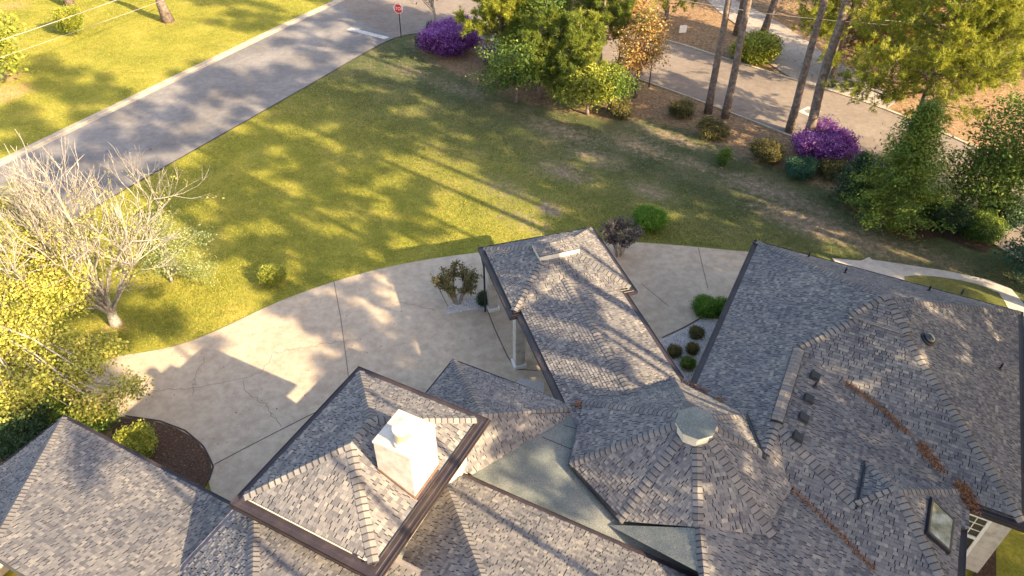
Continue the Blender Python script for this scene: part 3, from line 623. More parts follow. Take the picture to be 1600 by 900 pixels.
# --- gutters: a swept trough, mitred
def gutter(pts, inward, w=.2, drop=.13, mat=None, closed=False, name='gutter'):
    """pts: outer edge line (3D), inward: +1 the roof lies left of the line"""
    P = [np.asarray(q, float) for q in pts]; n = len(P); m = MB(); off = []
    for i in range(n):
        ds = []
        if i > 0 or closed: ds.append(nrm((P[i]-P[i-1])*[1, 1, 0]))
        if i < n-1 or closed: ds.append(nrm((P[(i+1) % n]-P[i])*[1, 1, 0]))
        ns_ = [np.array([-d[1], d[0], 0])*inward for d in ds]; a = nrm(sum(ns_)); off.append(a/max(.3, float(np.dot(a, ns_[0]))))
    prof = [(0, -drop), (0, .012), (.018, .014), (.022, -.012), (w*.45, -.018), (w*.5, -.004), (w*.95, .002), (w, .02), (w, -drop)]
    rg = [[P[i]+off[i]*a+[0, 0, b_] for a, b_ in prof] for i in range(n)]; N = len(prof)
    for i in range(n if closed else n-1):
        j = (i+1) % n
        for k in range(N):
            l = (k+1) % N; m.poly([rg[i][k], rg[j][k], rg[j][l], rg[i][l]])
    if not closed: m.poly(rg[0]); m.poly(rg[-1][::-1])
    return m.build(name, mat or M_gut, house)
gutter([W(0, -10.9, 3.2), W(0, 0, 3.2)], -1, .28); gutter([W(0, 0, 3.2), W(10.85, 0, 3.2), W(10.85, -11.2, 3.2), W(9.2, -11.2, 3.2), W(9.2, -20, 3.2)], -1, .27)
gutter([W(5.93, -13.5, 4.16), W(5.93, -11.6, 4.16)], -1, .06, .08, M_black)
gutter([W(tu0, tv0, tz), W(tu1, tv0, tz), W(tu1, tv1, tz), W(tu0, tv1, tz)], -1, .29, .16, closed=True)
gutter([W(tu0-.035, tv0+.035, tz-.1), W(tu1+.035, tv0+.035, tz-.1), W(tu1+.035, tv1-.035, tz-.1), W(tu0-.035, tv1-.035, tz-.1)], -1, .03, .05, M_lip, closed=True, name='gutter_lip')
gutter([W(-8.29, -19, 3.2), W(-8.29, -12.85, 3.2), W(-3.1, -12.85, 3.2)], -1, .17)
gutter([W(-5.7, yv, yz), W(2.45, yv, yz)], -1, .24)
gutter([W(xu, xv-6.6, xz), W(xu, xv, xz), W(xu+6, xv, xz)], -1, .2, mat=M_gut2)
gutter([W(lu, lv-8, 3.2), W(lu, lv, 3.2), W(-9.4, lv, 3.2)], -1, .24)
gutter([WP(n0, -10.5, pz), WP(n0, -4.94, pz), WP(0, -4.94, pz), WP(0, 0, pz), WP(5.57, 0, pz), WP(5.57, -4.94, pz), WP(n1_, -4.94, pz), WP(n1_, -9.9, pz)], -1, .26)
gutter([TC[0]+[-.02, 0, .02], TC[1]+[0, .02, .02], TC[1]*.8+TC[2]*.2], -1, .12, .1, M_lip)
gutter([TC[2]+[.05, .05, .06], TC[3]+[.05, 0, .05]], -1, .11, .12, M_black); gutter([TC[6]+[0, -.05, .06], TC[7]+[-.05, 0, .03]], -1, .09, .1, M_black)
# step flashing lines on the joins
def rod(name, a, b_, w, mat, parent=house, h=.02):
    m = MB(); a = np.asarray(a, float); b_ = np.asarray(b_, float); d = nrm(b_-a); nn = nrm(np.cross(d, [0, 0, 1]))*w/2
    m.box(a-nn, b_-a, nn*2, np.array([0, 0, h])); return m.build(name, mat, parent)
# --- walls
def walls(poly, z0, z1, mat=M_stucco, name='wall', t=.2):
    n = len(poly)
    for i in range(n):
        a, b_ = np.asarray(poly[i], float), np.asarray(poly[(i+1) % n], float); d = nrm(b_-a); nn = np.array([d[1], -d[0], 0])*t
        m = MB(); m.box(np.r_[a[:2], z0], b_-a-d*t, -nn if False else nn*1.0, [0, 0, z1-z0]); m.build(name, mat, house)
i_ = .5
walls([W(i_, -i_, 0), W(i_, -11, 0), W(9.7, -11, 0)][:0] or [W(i_, -i_, 0), W(10.35, -i_, 0), W(10.35, -10.7, 0), W(8.7, -10.7, 0), W(8.7, -20, 0), W(i_, -20, 0)][::1], 0, 3.1)
walls([W(-7.8, -13.4, 0), W(.3, -13.4, 0), W(.3, -20, 0), W(-7.8, -20, 0)], 0, 3.08)
walls([W(tu0+.55, tv0-.55, 0), W(tu1-.55, tv0-.55, 0), W(tu1-.55, tv1+.55, 0), W(tu0+.55, tv1+.55, 0)], 0, tz-.16)
walls([W(lu+.55, lv-.55, 0), W(-9.6, lv-.55, 0), W(-9.6, lv-7.5, 0), W(lu+.55, lv-7.5, 0)], 0, 3.1)
walls([W(xu+.4, xv-.3, 0), W(xu+5, xv-.3, 0), W(xu+5, xv-6, 0), W(xu+.4, xv-6, 0)], 3.2, xz-.14)
# soffits
def soffit(poly, z):
    m = MB(); m.poly([np.r_[q[:2], z] for q in poly]); m.build('soffit', M_white, house)
soffit([W(.05, -.05, 0), W(10.8, -.05, 0), W(10.8, -11.15, 0), W(9.15, -11.15, 0), W(9.15, -16, 0), W(.05, -16, 0)], 3.075)
soffit([W(tu0+.03, tv0-.03, 0), W(tu1-.03, tv0-.03, 0), W(tu1-.03, tv1+.03, 0), W(tu0+.03, tv1+.03, 0)], tz-.155)
soffit([WP(.05, -.05, 0), WP(5.52, -.05, 0), WP(5.52, -4.9, 0), WP(n1_-.05, -4.9, 0), WP(n1_-.05, -9.6, 0), WP(n0+.05, -9.6, 0), WP(n0+.05, -4.9, 0), WP(.05, -4.9, 0)], pz-.125)
soffit([W(-8.2, -12.9, 0), W(-3.2, -12.9, 0), W(-3.2, -17, 0), W(-8.2, -17, 0)], 3.06)
# columns of the porte-cochere
for cu, cv, cw in ((.55, -4.45, .42), (.5, -.55, .42), (5.05, -4.45, .42), (5.05, -.55, .42), (1.1, -8.9, .3)):
    m = MB(); o_ = WP(cu-cw/2, cv-cw/2, .04); m.box(o_, PU*cw, PV*cw, [0, 0, pz-.2]); col_ = m.build('column', M_stucco, house)
    for z_, e_ in ((.045, .06), (pz-.4, .04)):
        m = MB(); m.box(WP(cu-cw/2-e_, cv-cw/2-e_, z_), PU*(cw+2*e_), PV*(cw+2*e_), [0, 0, .16]); m.build('column_trim', M_white, col_)
m = MB(); m.tube([WP(.08, -.75, .1), WP(.08, -.75, pz-.1)], [.045, .045], 6); m.build('downspout', M_black, house)
m = MB(); m.tube([WP(.08, -.4, pz-.3), WP(.06, -.75, pz-.5)], [.04, .04], 6); m.build('downspout_elbow', M_black, house)
# window in the south wall
wv = -10.9
def wbox(m, u0, u1, z0, z1, d0, d1): m.box(W(u0, wv-d1, z0), HU*(u1-u0), HV*(d1-d0), [0, 0, z1-z0])
m = MB(); wbox(m, 8.75, 9.92, .75, 2.75, 0, .03); wn_ = m.build('window', M_wglass, house)
m = MB()
for a in ((8.7, 10.0, 2.75, 2.86), (8.7, 10.0, .66, .77), (9.90, 10.0, .77, 2.75), (8.7, 9.9, 1.72, 1.84)): wbox(m, *a, 0, .07)
m.build('window_frame', M_white, wn_)
m = MB()
for u_ in (9.05, 9.33, 9.61): wbox(m, u_, u_+.025, 1.84, 2.75, 0, .045)
for z_ in (2.13, 2.44): wbox(m, 8.75, 9.90, z_, z_+.025, 0, .05)
m.build('window_muntin', M_white, wn_)
for k in range(9):
    m = MB(); wbox(m, 10.02, 10.55, .15+k*.33, .15+k*.33+.32, 0, .018+.004*(k % 2)); m.build('siding_board', M_stucco, house)
# --- skylight on the peak's east slope
n_, c_, o_ = FACES['peak_east']
def onface(key, x, y):
    n, c, _ = FACES[key]; a = (x-800)/FPX; b_ = (450-y)/FPX; r = np.array([a, cT+b_*sT, -sT+b_*cT]); O = np.array([0, 0, CAMH])
    return O+r*(np.dot(c-O, n)/np.dot(r, n))
sk = [onface('peak_east', *q) for q in ((1452, 783), (1484, 814), (1478, 862), (1445, 833))]
m = MB(); ce = sum(sk)/4
outer = [ce+(q-ce)*1.12 for q in sk]; m.hexa(outer, [q+n_*.13 for q in outer]); skf = m.build('skylight', M_black, house)
inn = [ce+(q-ce)*.93+n_*.134 for q in sk]; m = MB(); m.hexa([q-n_*.02 for q in inn], [q+n_*.006 for q in inn]); m.build('skylight_glass', M_glass, skf)
m = MB()
for i in range(4):
    a, b_ = ce+(sk[i]-ce)*1.02, ce+(sk[(i+1) % 4]-ce)*1.02; d = nrm(b_-a); s3 = nrm(np.cross(n_, d))*.03
    m.hexa([a-s3+n_*.13, b_-s3+n_*.13, b_+s3+n_*.13, a+s3+n_*.13], [a-s3+n_*.15, b_-s3+n_*.15, b_+s3+n_*.15, a+s3+n_*.15])
m.build('skylight_rim', M_gut, skf)
# --- vented ridge with raised black edges
def rise(q, s=.0): return np.asarray(q, float)+[0, 0, s]
va, vb = W(3.16, -8.3, 4.86), W(3.16, -11.9, 4.86)
m = MB(); m.hexa([va-HU*.2-[0, 0, .1], vb-HU*.2-[0, 0, .1], vb+HU*.2-[0, 0, .08], va+HU*.2-[0, 0, .08]], [va-HU*.2, vb-HU*.2, vb+HU*.2, va+HU*.2]); m.build('ridge_vent', M_black, house)
m = MB(); nseg = 20
for i in range(nseg):
    a = vb+(va-vb)*i/nseg; b_ = vb+(va-vb)*(i+1.08)/nseg
    for s3 in (-1, 1):
        m.hexa([a+[0, 0, .02], b_+[0, 0, .0], b_+HU*.18*s3-[0, 0, .0], a+HU*.18*s3+[0, 0, .0]][::s3], [a+[0, 0, .085], b_+[0, 0, .055], b_+HU*.18*s3+[0, 0, .015], a+HU*.18*s3+[0, 0, .045]][::s3], .4+.3*random.random())
m.build('ridge_vent_cap', M_cap, house)
# --- dutch-gable monitors
def monitor(key, P, Q, R_, S, rise_, fas=.22, ax=None):
    """P,Q lower front corners, R_,S rear corners (3D at fascia foot); a low hip roof on fascia boards"""
    pts = [np.asarray(q, float) for q in (P, Q, R_, S)]; m = MB(); m.hexa([q-[0, 0, .35] for q in pts], [q+[0, 0, fas] for q in pts]); f = m.build('ridge_monitor', M_fascia, house)
    return pts
q = [WP(1.91, -2.99, 4.32), WP(3.68, -2.95, 4.32), WP(3.68, -1.93, 4.32), WP(1.91, -1.95, 4.32)]
monitor('cm', *q, 0)
TABS.clear(); CAPS.clear()
eq = []
cc = sum(q)/4
for p_ in q: eq.append(cc+(p_-cc)*1.05+[0, 0, .23])
r_a = eq[0]*.5+eq[3]*.5+PU*.5+[0, 0, .2]; r_b = eq[1]*.5+eq[2]*.5-PU*.5+[0, 0, .2]
slope('mon_s', [[eq[0], eq[1], r_b, r_a]], thick=.03); slope('mon_n', [[eq[2], eq[3], r_a, r_b]], thick=.03); slope('mon_e', [[eq[1], eq[2], r_b]], thick=.03); slope('mon_w', [[eq[3], eq[0], r_a]], thick=.03)
# monitor on the main roof: apex stands on the main apex, fascia faces south
ma = at(1385, 462, 6.10); m1 = at(1329, 492, 5.62); m2 = at(1418, 520, 5.62); mr_ = at(1429, 465, 6.02); ml = at(1337, 454, 5.72)
slope('cap_s', [[ma, m1, m2]], thick=.03); slope('cap_w', [[ma, m1, ml]], thick=.03); slope('cap_e', [[ma, m2, mr_]], thick=.03)
m = MB(); d = nrm(m2-m1); nn = np.array([d[1], -d[0], 0])
m.hexa([m1-[0, 0, .2], m2-[0, 0, .2], m2-[0, 0, .2]-nn*.08, m1-[0, 0, .2]-nn*.08], [m1+[0, 0, .012], m2+[0, 0, .012], m2+[0, 0, .012]-nn*.08, m1+[0, 0, .012]-nn*.08]); fb = m.build('ridge_monitor', M_fascia, house)
m = MB(); m.hexa([m1-[0, 0, .06]+nn*.01, m2-[0, 0, .06]+nn*.01, m2-[0, 0, .06]+nn*.035, m1-[0, 0, .06]+nn*.035], [m1+nn*.01, m2+nn*.01, m2+nn*.035, m1+nn*.035]); m.build('fascia_trim', M_gut2, fb)
ridge(m1, ma, 'cap_s', 'cap_w', half=.15); ridge(m2, ma, 'cap_s', 'cap_e', half=.15)
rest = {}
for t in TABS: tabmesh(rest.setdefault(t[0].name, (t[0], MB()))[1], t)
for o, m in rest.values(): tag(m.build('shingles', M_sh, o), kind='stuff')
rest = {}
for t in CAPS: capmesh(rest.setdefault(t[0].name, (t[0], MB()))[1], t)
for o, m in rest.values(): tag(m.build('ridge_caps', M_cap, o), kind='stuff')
# --- turret cap
tc = at(1088, 660, 6.1); m = MB()
def octring(r, z): return [np.array([tc[0]+r*math.cos(math.radians(22.5+45*k-27.3)), tc[1]+r*math.sin(math.radians(22.5+45*k-27.3)), z]) for k in range(8)]
m.hexa(octring(.50, 5.6), octring(.53, 5.98)); tcap = m.build('turret_cap', M_fascia, house)
m = MB(); m.hexa(octring(.60, 5.98), octring(.60, 6.07)); m.build('cap_trim', M_fascia, tcap)
m = MB(); m.hexa(octring(.62, 6.07), octring(.61, 6.105)); m.build('cap_membrane', M_felt, tcap)
# --- chimney
cu0, cu1, cv0, cv1, cz0, cz1 = -6.14, -5.0, -18.88, -20.08, 5.5, 7.55
def cbox(m, e_, z0, z1): m.hexa([W(cu0-e_, cv1-e_, z0), W(cu1+e_, cv1-e_, z0), W(cu1+e_, cv0+e_, z0), W(cu0-e_, cv0+e_, z0)], [W(cu0-e_, cv1-e_, z1), W(cu1+e_, cv1-e_, z1), W(cu1+e_, cv0+e_, z1), W(cu0-e_, cv0+e_, z1)])
m = MB(); cbox(m, 0, cz0, cz1-.02); ch = m.build('chimney', M_stucco, house)
m = MB(); cbox(m, .02, cz1-.02, cz1+.05); m.build('chimney_cap', M_fascia, ch)
m = MB(); e_ = .015
m.hexa([W(cu0-e_, cv1-e_, cz1+.05), W(cu1+e_, cv1-e_, cz1+.05), W(cu1+e_, cv0+e_, cz1+.05), W(cu0-e_, cv0+e_, cz1+.05)], [W(cu0+.4, cv1+.4, cz1+.12), W(cu1-.4, cv1+.4, cz1+.12), W(cu1-.4, cv0-.4, cz1+.12), W(cu0+.4, cv0-.4, cz1+.12)]); m.build('chimney_crown', M_stucco, ch)
fc = at(630, 690, cz1+.1)
for nm_, pr, mt in (('flue_base', [(.27, 0), (.24, .06)], M_stucco), ('flue_collar', [(.20, .06), (.20, .20)], M_stucco), ('flue_band', [(.205, .20), (.205, .46)], M_brass), ('flue_cap', [(.21, .46), (.245, .49), (.245, .56), (.12, .60)], M_fascia)):
    m = MB(); m.lathe(fc, pr, 24); m.build(nm_, mt, ch)
# flashing where the chimney meets the slope
def tE(u): return tz+.5*(tu1-u)
m = MB()
for (ua, va_, ub, vb_) in ((cu0, cv1, cu1, cv1), (cu1, cv1, cu1, cv0)):
    ou = .03 if ua == ub else 0; ov = -.03 if va_ == vb_ else 0
    m.hexa([W(ua+ou, va_+ov, tE(ua)-.02), W(ub+ou, vb_+ov, tE(ub)-.02), W(ub-ou*0, vb_, tE(ub)-.02), W(ua, va_, tE(ua)-.02)], [W(ua+ou, va_+ov, tE(ua)+.13), W(ub+ou, vb_+ov, tE(ub)+.13), W(ub, vb_, tE(ub)+.13), W(ua, va_, tE(ua)+.13)])
m.build('chimney_flashing', M_brownflash, ch)
m = MB(); m.hexa([W(cu1+.0, cv1+.0, tE(cu1)+.0), W(tu1-.26, cv1, tz+.14), W(tu1-.26, cv0-.1, tz+.14), W(cu1, cv0-.1, tE(cu1))], [W(cu1+.0, cv1+.0, tE(cu1)+.03), W(tu1-.26, cv1, tz+.17), W(tu1-.26, cv0-.1, tz+.17), W(cu1, cv0-.1, tE(cu1)+.03)]); m.build('flashing_apron', M_gut, ch)
# --- roof vents
VENTP = [(1272, 588), (1262, 623), (1254, 653), (1245, 683)]
for x, y in VENTP:
    c = onface('wing_east', x, y+2); n = FACES['wing_east'][0]; e1 = nrm(np.cross(n, HU)); e1 = nrm(HV-n*np.dot(HV, n)); e2 = nrm(HU-n*np.dot(HU, n)); m = MB(); w_ = .15
    base = [c-e1*w_-e2*w_, c+e1*w_-e2*w_, c+e1*w_+e2*w_, c-e1*w_+e2*w_]
    m.hexa([q+n*.01 for q in [c+(p_-c)*1.15 for p_ in base]], [q+n*.04 for q in base]); vb3 = m.build('box_vent', M_black, house)
    m = MB(); r = [c+(p_-c)*.98 for p_ in base]; m.hexa([q+n*.07 for q in [c+(p_-c)*1.12 for p_ in base]], [q+n*.15 for q in r]); m.build('vent_hood', M_black, vb3)
for key, x, y in (('north', 1263, 402), ('north', 1320, 427), ('north', 1451, 455), ('north', 1502, 460), ('east', 1562, 577), ('wing_east', 1273, 605)):
    c = onface(key, x, y); n = FACES[key][0]; m = MB(); m.lathe(c, [(.10, 0), (.09, .03), (.045, .06)], 10, axis=n); vp = m.build('vent_pipe', M_black, house)
    m = MB(); m.lathe(c, [(.038, .0), (.038, .27), (.045, .28)], 10); m.build('pipe_stack', M_black, vp)
c = onface('east', 1448, 531); n = FACES['east'][0]
m = MB(); m.lathe(c, [(.27, 0), (.27, .06), (.24, .10)], 24, axis=n); st = m.build('tubular_skylight', M_black, house)
m = MB(); m.lathe(c, [(.235, .10), (.22, .17), (.17, .22), (.09, .25)], 24, axis=n); m.build('skylight_dome', M_dome, st, smooth=True)

# ------------------------------------------------------------------ foliage
def rand_dirs(n):
    v = rng.normal(size=(n, 3)); return v/np.linalg.norm(v, axis=1, keepdims=True)
def leafquads(cen, size, up=.4, aspect=.6, droop=0):
    n = len(cen); nr = rand_dirs(n); nr[:, 2] = np.abs(nr[:, 2])+up; nr /= np.linalg.norm(nr, axis=1, keepdims=True)
    t = rand_dirs(n); t[:, 2] -= droop; a = np.cross(nr, t); a /= np.linalg.norm(a, axis=1, keepdims=True)+1e-9; b_ = np.cross(nr, a)
    s_ = (np.ones(n)*size*rng.uniform(.6, 1.35, n))[:, None]
    return np.stack([cen-b_*s_*.5, cen+a*s_*aspect*.5-b_*s_*.05, cen+b_*s_*.5, cen-a*s_*aspect*.5-b_*s_*.05], 1)
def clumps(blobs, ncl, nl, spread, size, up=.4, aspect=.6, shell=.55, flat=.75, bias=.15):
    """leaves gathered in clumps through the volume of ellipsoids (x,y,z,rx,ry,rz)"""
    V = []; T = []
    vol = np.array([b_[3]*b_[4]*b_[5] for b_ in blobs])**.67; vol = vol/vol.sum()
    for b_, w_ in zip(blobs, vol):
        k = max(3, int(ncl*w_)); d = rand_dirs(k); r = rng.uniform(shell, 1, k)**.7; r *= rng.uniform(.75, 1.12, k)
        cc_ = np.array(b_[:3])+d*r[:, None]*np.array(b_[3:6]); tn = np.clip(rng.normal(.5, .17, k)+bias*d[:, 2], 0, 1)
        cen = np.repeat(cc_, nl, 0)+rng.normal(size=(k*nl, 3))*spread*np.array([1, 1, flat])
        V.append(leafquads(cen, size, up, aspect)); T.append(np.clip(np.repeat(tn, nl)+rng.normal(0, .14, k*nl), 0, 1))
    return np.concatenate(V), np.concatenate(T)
def limbs(m, base, top, r0, blobs, n=7, thin=.35, start=.3, ns=3):
    """a tapered trunk and limbs that run to the blobs"""
    base = np.asarray(base, float); top = np.asarray(top, float); k = 7; P = [base+(top-base)*i/k+np.r_[rng.normal(size=2)*r0*.5*(i > 0), 0] for i in range(k+1)]
    P[0] = base-np.array([0, 0, .1]); m.tube(P, [r0*(1.3 if i == 0 else 1-.75*i/k) for i in range(k+1)], 8)
    for b_ in blobs:
        for _ in range(n):
            t = rng.uniform(start, .95); j = min(int(t*k), k-1); s_ = P[j]+(P[j+1]-P[j])*(t*k-j)
            d = rand_dirs(1)[0]; e_ = np.array(b_[:3])+d*np.array(b_[3:6])*.85; mid = s_*.5+e_*.5+np.array([0, 0, .12*np.linalg.norm(e_-s_)])*rng.uniform(-.3, 1)
            rr_ = r0*thin*rng.uniform(.5, 1); m.tube([s_, mid, e_], [rr_, rr_*.6, rr_*.15], 5, cap=False)
def leafy_tree(name, base, top, r0, blobs, label, cat, lm, bm_, ncl=260, nl=26, spread=.22, size=.14, group=None, nlimb=5, up=.4, shell=.45, start=.3, cr='crown'):
    base = np.asarray(base, float); o = thing(name, base, label, cat, group); m = MB(); limbs(m, base, top, r0, blobs, nlimb, start=start); m.build('trunk', bm_, o, smooth=True)
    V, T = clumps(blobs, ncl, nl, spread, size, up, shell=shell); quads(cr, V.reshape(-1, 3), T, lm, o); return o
def needle_tufts(tips, dirs, n=16, L=.22, w=.012):
    V = []; k = len(tips); d = dirs[:, None, :]*.9+rng.normal(size=(k, n, 3))*.55; d /= np.linalg.norm(d, axis=2, keepdims=True)
    s_ = np.cross(d, rand_dirs(k*n).reshape(k, n, 3)); s_ /= np.linalg.norm(s_, axis=2, keepdims=True)+1e-9
    o_ = tips[:, None, :]+rng.normal(size=(k, n, 3))*.03; L_ = L*rng.uniform(.7, 1.2, (k, n, 1))
    return np.stack([o_-s_*w, o_+s_*w, o_+d*L_], 2).reshape(-1, 3)
def pine(name, base, h, r0, label, group=None, crown_from=.6, spread=2.6, nb=34, tuft=9, L=.26, w=.014, needles=14, lm=None, lean=(0, 0), branches=None, stub=True):
    base = np.asarray(base, float); o = thing(name, base, label, 'pine tree', group); m = MB(); k = 12
    P = [base+np.array([lean[0]*t+rng.normal()*.04*(i > 0), lean[1]*t+rng.normal()*.04*(i > 0), h*t-(.15 if i == 0 else 0)]) for i, t in enumerate(np.linspace(0, 1, k+1))]
    m.tube(P, [r0*(1.25 if i == 0 else (1-.82*(i/k)**1.2)) for i in range(k+1)], 10); m.build('trunk', M_bark, o, smooth=True)
    mb = MB(); tips = []; dirs = []; tn = []
    def pt(t): j = min(int(t*k), k-1); return P[j]+(P[j+1]-P[j])*(t*k-j)
    lst = branches or [(crown_from+(1-crown_from)*((i+rng.random()*.8)/nb), rng.uniform(0, 6.283), None) for i in range(nb)]
    for t, az, ln in lst:
        s_ = pt(min(t, .995)); f = (t-crown_from)/(1-crown_from+1e-6); ln = ln or spread*(1.0-.72*f**1.4)*rng.uniform(.65, 1.1)
        d = np.array([math.cos(az), math.sin(az), .12+.55*f]); e_ = s_+d*ln; mid = s_+d*ln*.5-np.array([0, 0, .06*ln]); e_[2] += .08*ln
        rb2 = max(.02, r0*.24*(1-.6*f)); mb.tube([s_, mid, e_], [rb2, rb2*.65, rb2*.25], 5, cap=False)
        base_t = rng.uniform(.25, .9)
        for j in range(int(5+ln*3)):
            q = rng.uniform(.3, 1); c = (s_*(1-q)**2+2*mid*q*(1-q)+e_*q*q) if False else (s_+(mid-s_)*q*2 if q < .5 else mid+(e_-mid)*(q*2-1))
            sd_ = nrm(rng.normal(size=3)+[0, 0, .35]+d*.6); l2 = ln*.30*rng.uniform(.5, 1.2); tip = c+sd_*l2; mb.tube([c, tip], [rb2*.25, rb2*.1], 3, cap=False)
            for _ in range(tuft):
                u = rng.uniform(.35, 1.05); tips.append(c+sd_*l2*u+rng.normal(size=3)*.10); dirs.append(nrm(sd_+rng.normal(size=3)*.5+[0, 0, .4])); tn.append(base_t)
    mb.build('branches', M_bark, o)
    tips = np.array(tips); dirs = np.array(dirs); V = needle_tufts(tips, dirs, needles, L, w)
    T = np.clip(np.repeat(np.array(tn)*.6+.2+rng.normal(0, .12, len(tn)), needles)+rng.normal(0, .06, len(tn)*needles), 0, 1)
    quads('crown', V, T, lm or L_needle, o, k=3); return o
def shrub(name, x, y, r, h, label, lm, cat='shrub', group=None, n=None, size=.07, twig=None, z=0, squash=1, flat_top=False, ball=False):
    p_ = at(x, y); c = np.array([p_[0], p_[1], 0]); o = thing(name, c, label, cat, group)
    bl = [(c[0], c[1], h*.45, r*.78, r*.78*squash, h*.45)]
    for k in range(8):
        a = k*.8+rng.uniform(-.3, .3); q_ = rng.uniform(.35, .62); bl.append((c[0]+math.cos(a)*r*q_, c[1]+math.sin(a)*r*q_*squash, h*rng.uniform(.35, .75), r*rng.uniform(.36, .52), r*.45*squash, h*rng.uniform(.26, .4)))
    if ball: bl = [(c[0], c[1], h*.5, r, r, h*.5)]+[(c[0]+math.cos(k)*r*.5, c[1]+math.sin(k)*r*.5, h*.55, r*.5, r*.5, h*.4) for k in range(0, 6, 2)]
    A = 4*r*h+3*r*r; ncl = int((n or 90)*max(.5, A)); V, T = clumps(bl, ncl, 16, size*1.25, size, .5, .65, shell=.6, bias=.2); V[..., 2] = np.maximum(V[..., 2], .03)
    m = MB()
    for k in range(7):
        a = rng.uniform(0, 6.28); m.tube([c+[0, 0, -.05], c+[math.cos(a)*r*.35, math.sin(a)*r*.35, h*.4], c+[math.cos(a)*r*.7, math.sin(a)*r*.7, h*.75]], [.025, .018, .006], 5, cap=False)
    m.build('stems', twig or M_barkg, o); quads('foliage', V.reshape(-1, 3), T, lm, o); return o
# shrubs
shrub('azalea', 700, 80, 2.9, 2.2, 'big mound of an azalea covered in purple blossom behind the stop sign corner', L_purple, 'azalea', n=70, size=.11, squash=.8)
shrub('azalea', 770, 96, 1.0, 1.2, 'small purple azalea half hidden under the lime pine boughs', L_purple, 'azalea', n=70, size=.1)
shrub('azalea', 1283, 248, 2.15, 1.9, 'purple flowering azalea wrapped around the foot of a pine trunk', L_purple, 'azalea', n=80, size=.10)
shrub('round_bush', 1013, 355, .95, 1.15, 'clipped bright green globe bush alone on the lawn', L_bed, 'bush', n=210, size=.06, ball=True)
shrub('round_bush', 1101, 489, .62, .8, 'bright green rounded bush at the top of the white gravel bed', L_bed, 'bush', n=210, size=.06, ball=True)
shrub('round_bush', 1128, 487, .45, .7, 'smaller bright green bush tight against the brown gutter', L_bed, 'bush', n=210, size=.06, ball=True)
shrub('round_bush', 757, 476, .36, .75, 'small dark green ball bush beside the canopy column', L_dark, 'bush', n=330, size=.045, ball=True)
for (x, y, r), lb in zip(((1087, 526, .32), (1053, 555, .30), (1081, 551, .26), (1074, 574, .30)), ('little bronze-green shrub nearest the edge of the white gravel', 'little bronze-green shrub lowest left in the white gravel beside the canopy roof', 'smallest bronze-green shrub in the white gravel, close to the brown gutter', 'little green shrub in the narrow bottom tip of the white gravel')):
    shrub('dwarf_shrub', x, y, r, .5, lb, L_brown if x != 1074 else L_green, 'shrub', 'dwarf shrubs in the white gravel', n=420, size=.045, ball=True)
shrub('mulch_bush', 218, 712, .80, 1.3, 'yellow-green bush standing in the dark mulch bed by the garage roof', L_lime, 'bush', n=150, size=.07)
shrub('sage_bush', 427, 440, .78, .95, 'loose yellow-green twiggy bush on the lawn near the driveway edge', L_lime, 'bush', n=130, size=.06)
shrub('hedge_bush', 117, 54, 1.15, 2.2, 'boxy lime hedge bush casting a dark shadow on the far lawn', L_lime, 'bush', n=90, size=.10)
shrub('foundation_shrub', 1062, 182, .95, 1.1, 'dark green shrub leftmost in front of the tall pine trunks', L_brown, n=90, size=.08)
shrub('foundation_shrub', 1111, 213, 1.05, 1.15, 'dark bronze shrub below the two left-hand pine trunks', L_brown, n=90, size=.08)
shrub('foundation_shrub', 1195, 250, 1.2, 1.3, 'broad brownish shrub left of the purple azalea by the pines', L_brown, n=90, size=.08)
shrub('foundation_shrub', 1300, 275, 1.05, 1.1, 'brown-green shrub right below the purple azalea', L_brown, n=90, size=.08)
shrub('juniper_bush', 1248, 273, 1.05, .95, 'blue-green spreading juniper just below the purple azalea', L_blue, n=110, size=.08)
shrub('foundation_shrub', 969, 183, .8, 1.1, 'olive shrub at the end of the tree clump near the lamp post', L_brown, n=90, size=.08)
shrub('sapling', 1128, 258, .4, 1.2, 'slim green sapling alone between the lawn and the pine bed', L_green, 'sapling', n=120, size=.07)
shrub('low_conifer', 661, 75, .6, 1.0, 'small dark conifer at the left foot of the purple mound', L_dark, 'bush', n=90, size=.08)
shrub('low_conifer', 675, 50, .5, .9, 'small dark evergreen at the foot of the thin corner tree', L_dark, 'bush', n=90, size=.08)
shrub('laurel_bush', 1178, 92, 2.1, 1.6, 'yellow-green spreading bush across the road under two pines', L_lime, 'bush', n=42, size=.16)
shrub('low_bush', 1395, 358, .5, .6, 'tiny lime bush in front of the feathery conifer', L_lime, 'bush', n=140, size=.06)
for (x, y, r, h, lb, lm) in ((1480, 355, 1.3, 1.5, 'dark evergreen shrub right of the feathery conifer', L_dark), (1530, 372, 1.3, 1.5, 'dark rounded shrub between feathery conifer and blue-green conifer', L_green), (1560, 350, 1.4, 1.6, 'dark shrub under the thin-leaved tree at the right', L_dark), (1450, 340, 1.0, 1.3, 'small dark shrub touching the feathery conifer', L_dark),
                             (120, 668, 1.0, 1.8, 'green shrub pressed against the garage corner', L_green), (50, 690, 1.5, 2.0, 'dark green shrub below the yellow tree by the garage gutter', L_dark), (-20, 690, 1.6, 2.2, 'green shrub at the left edge below the yellow tree', L_green), (165, 668, .6, 1.5, 'narrow green shrub by the start of the mulch bed', L_green)):
    shrub('evergreen_shrub', x, y, r, h, lb, lm, n=80, size=.085)
tag(sheet('ground_mulch_patch', pxpoly([(1395, 365), (1440, 340), (1500, 350), (1560, 375), (1540, 395), (1470, 370), (1420, 378)]), .012, M_mulch), kind='structure')
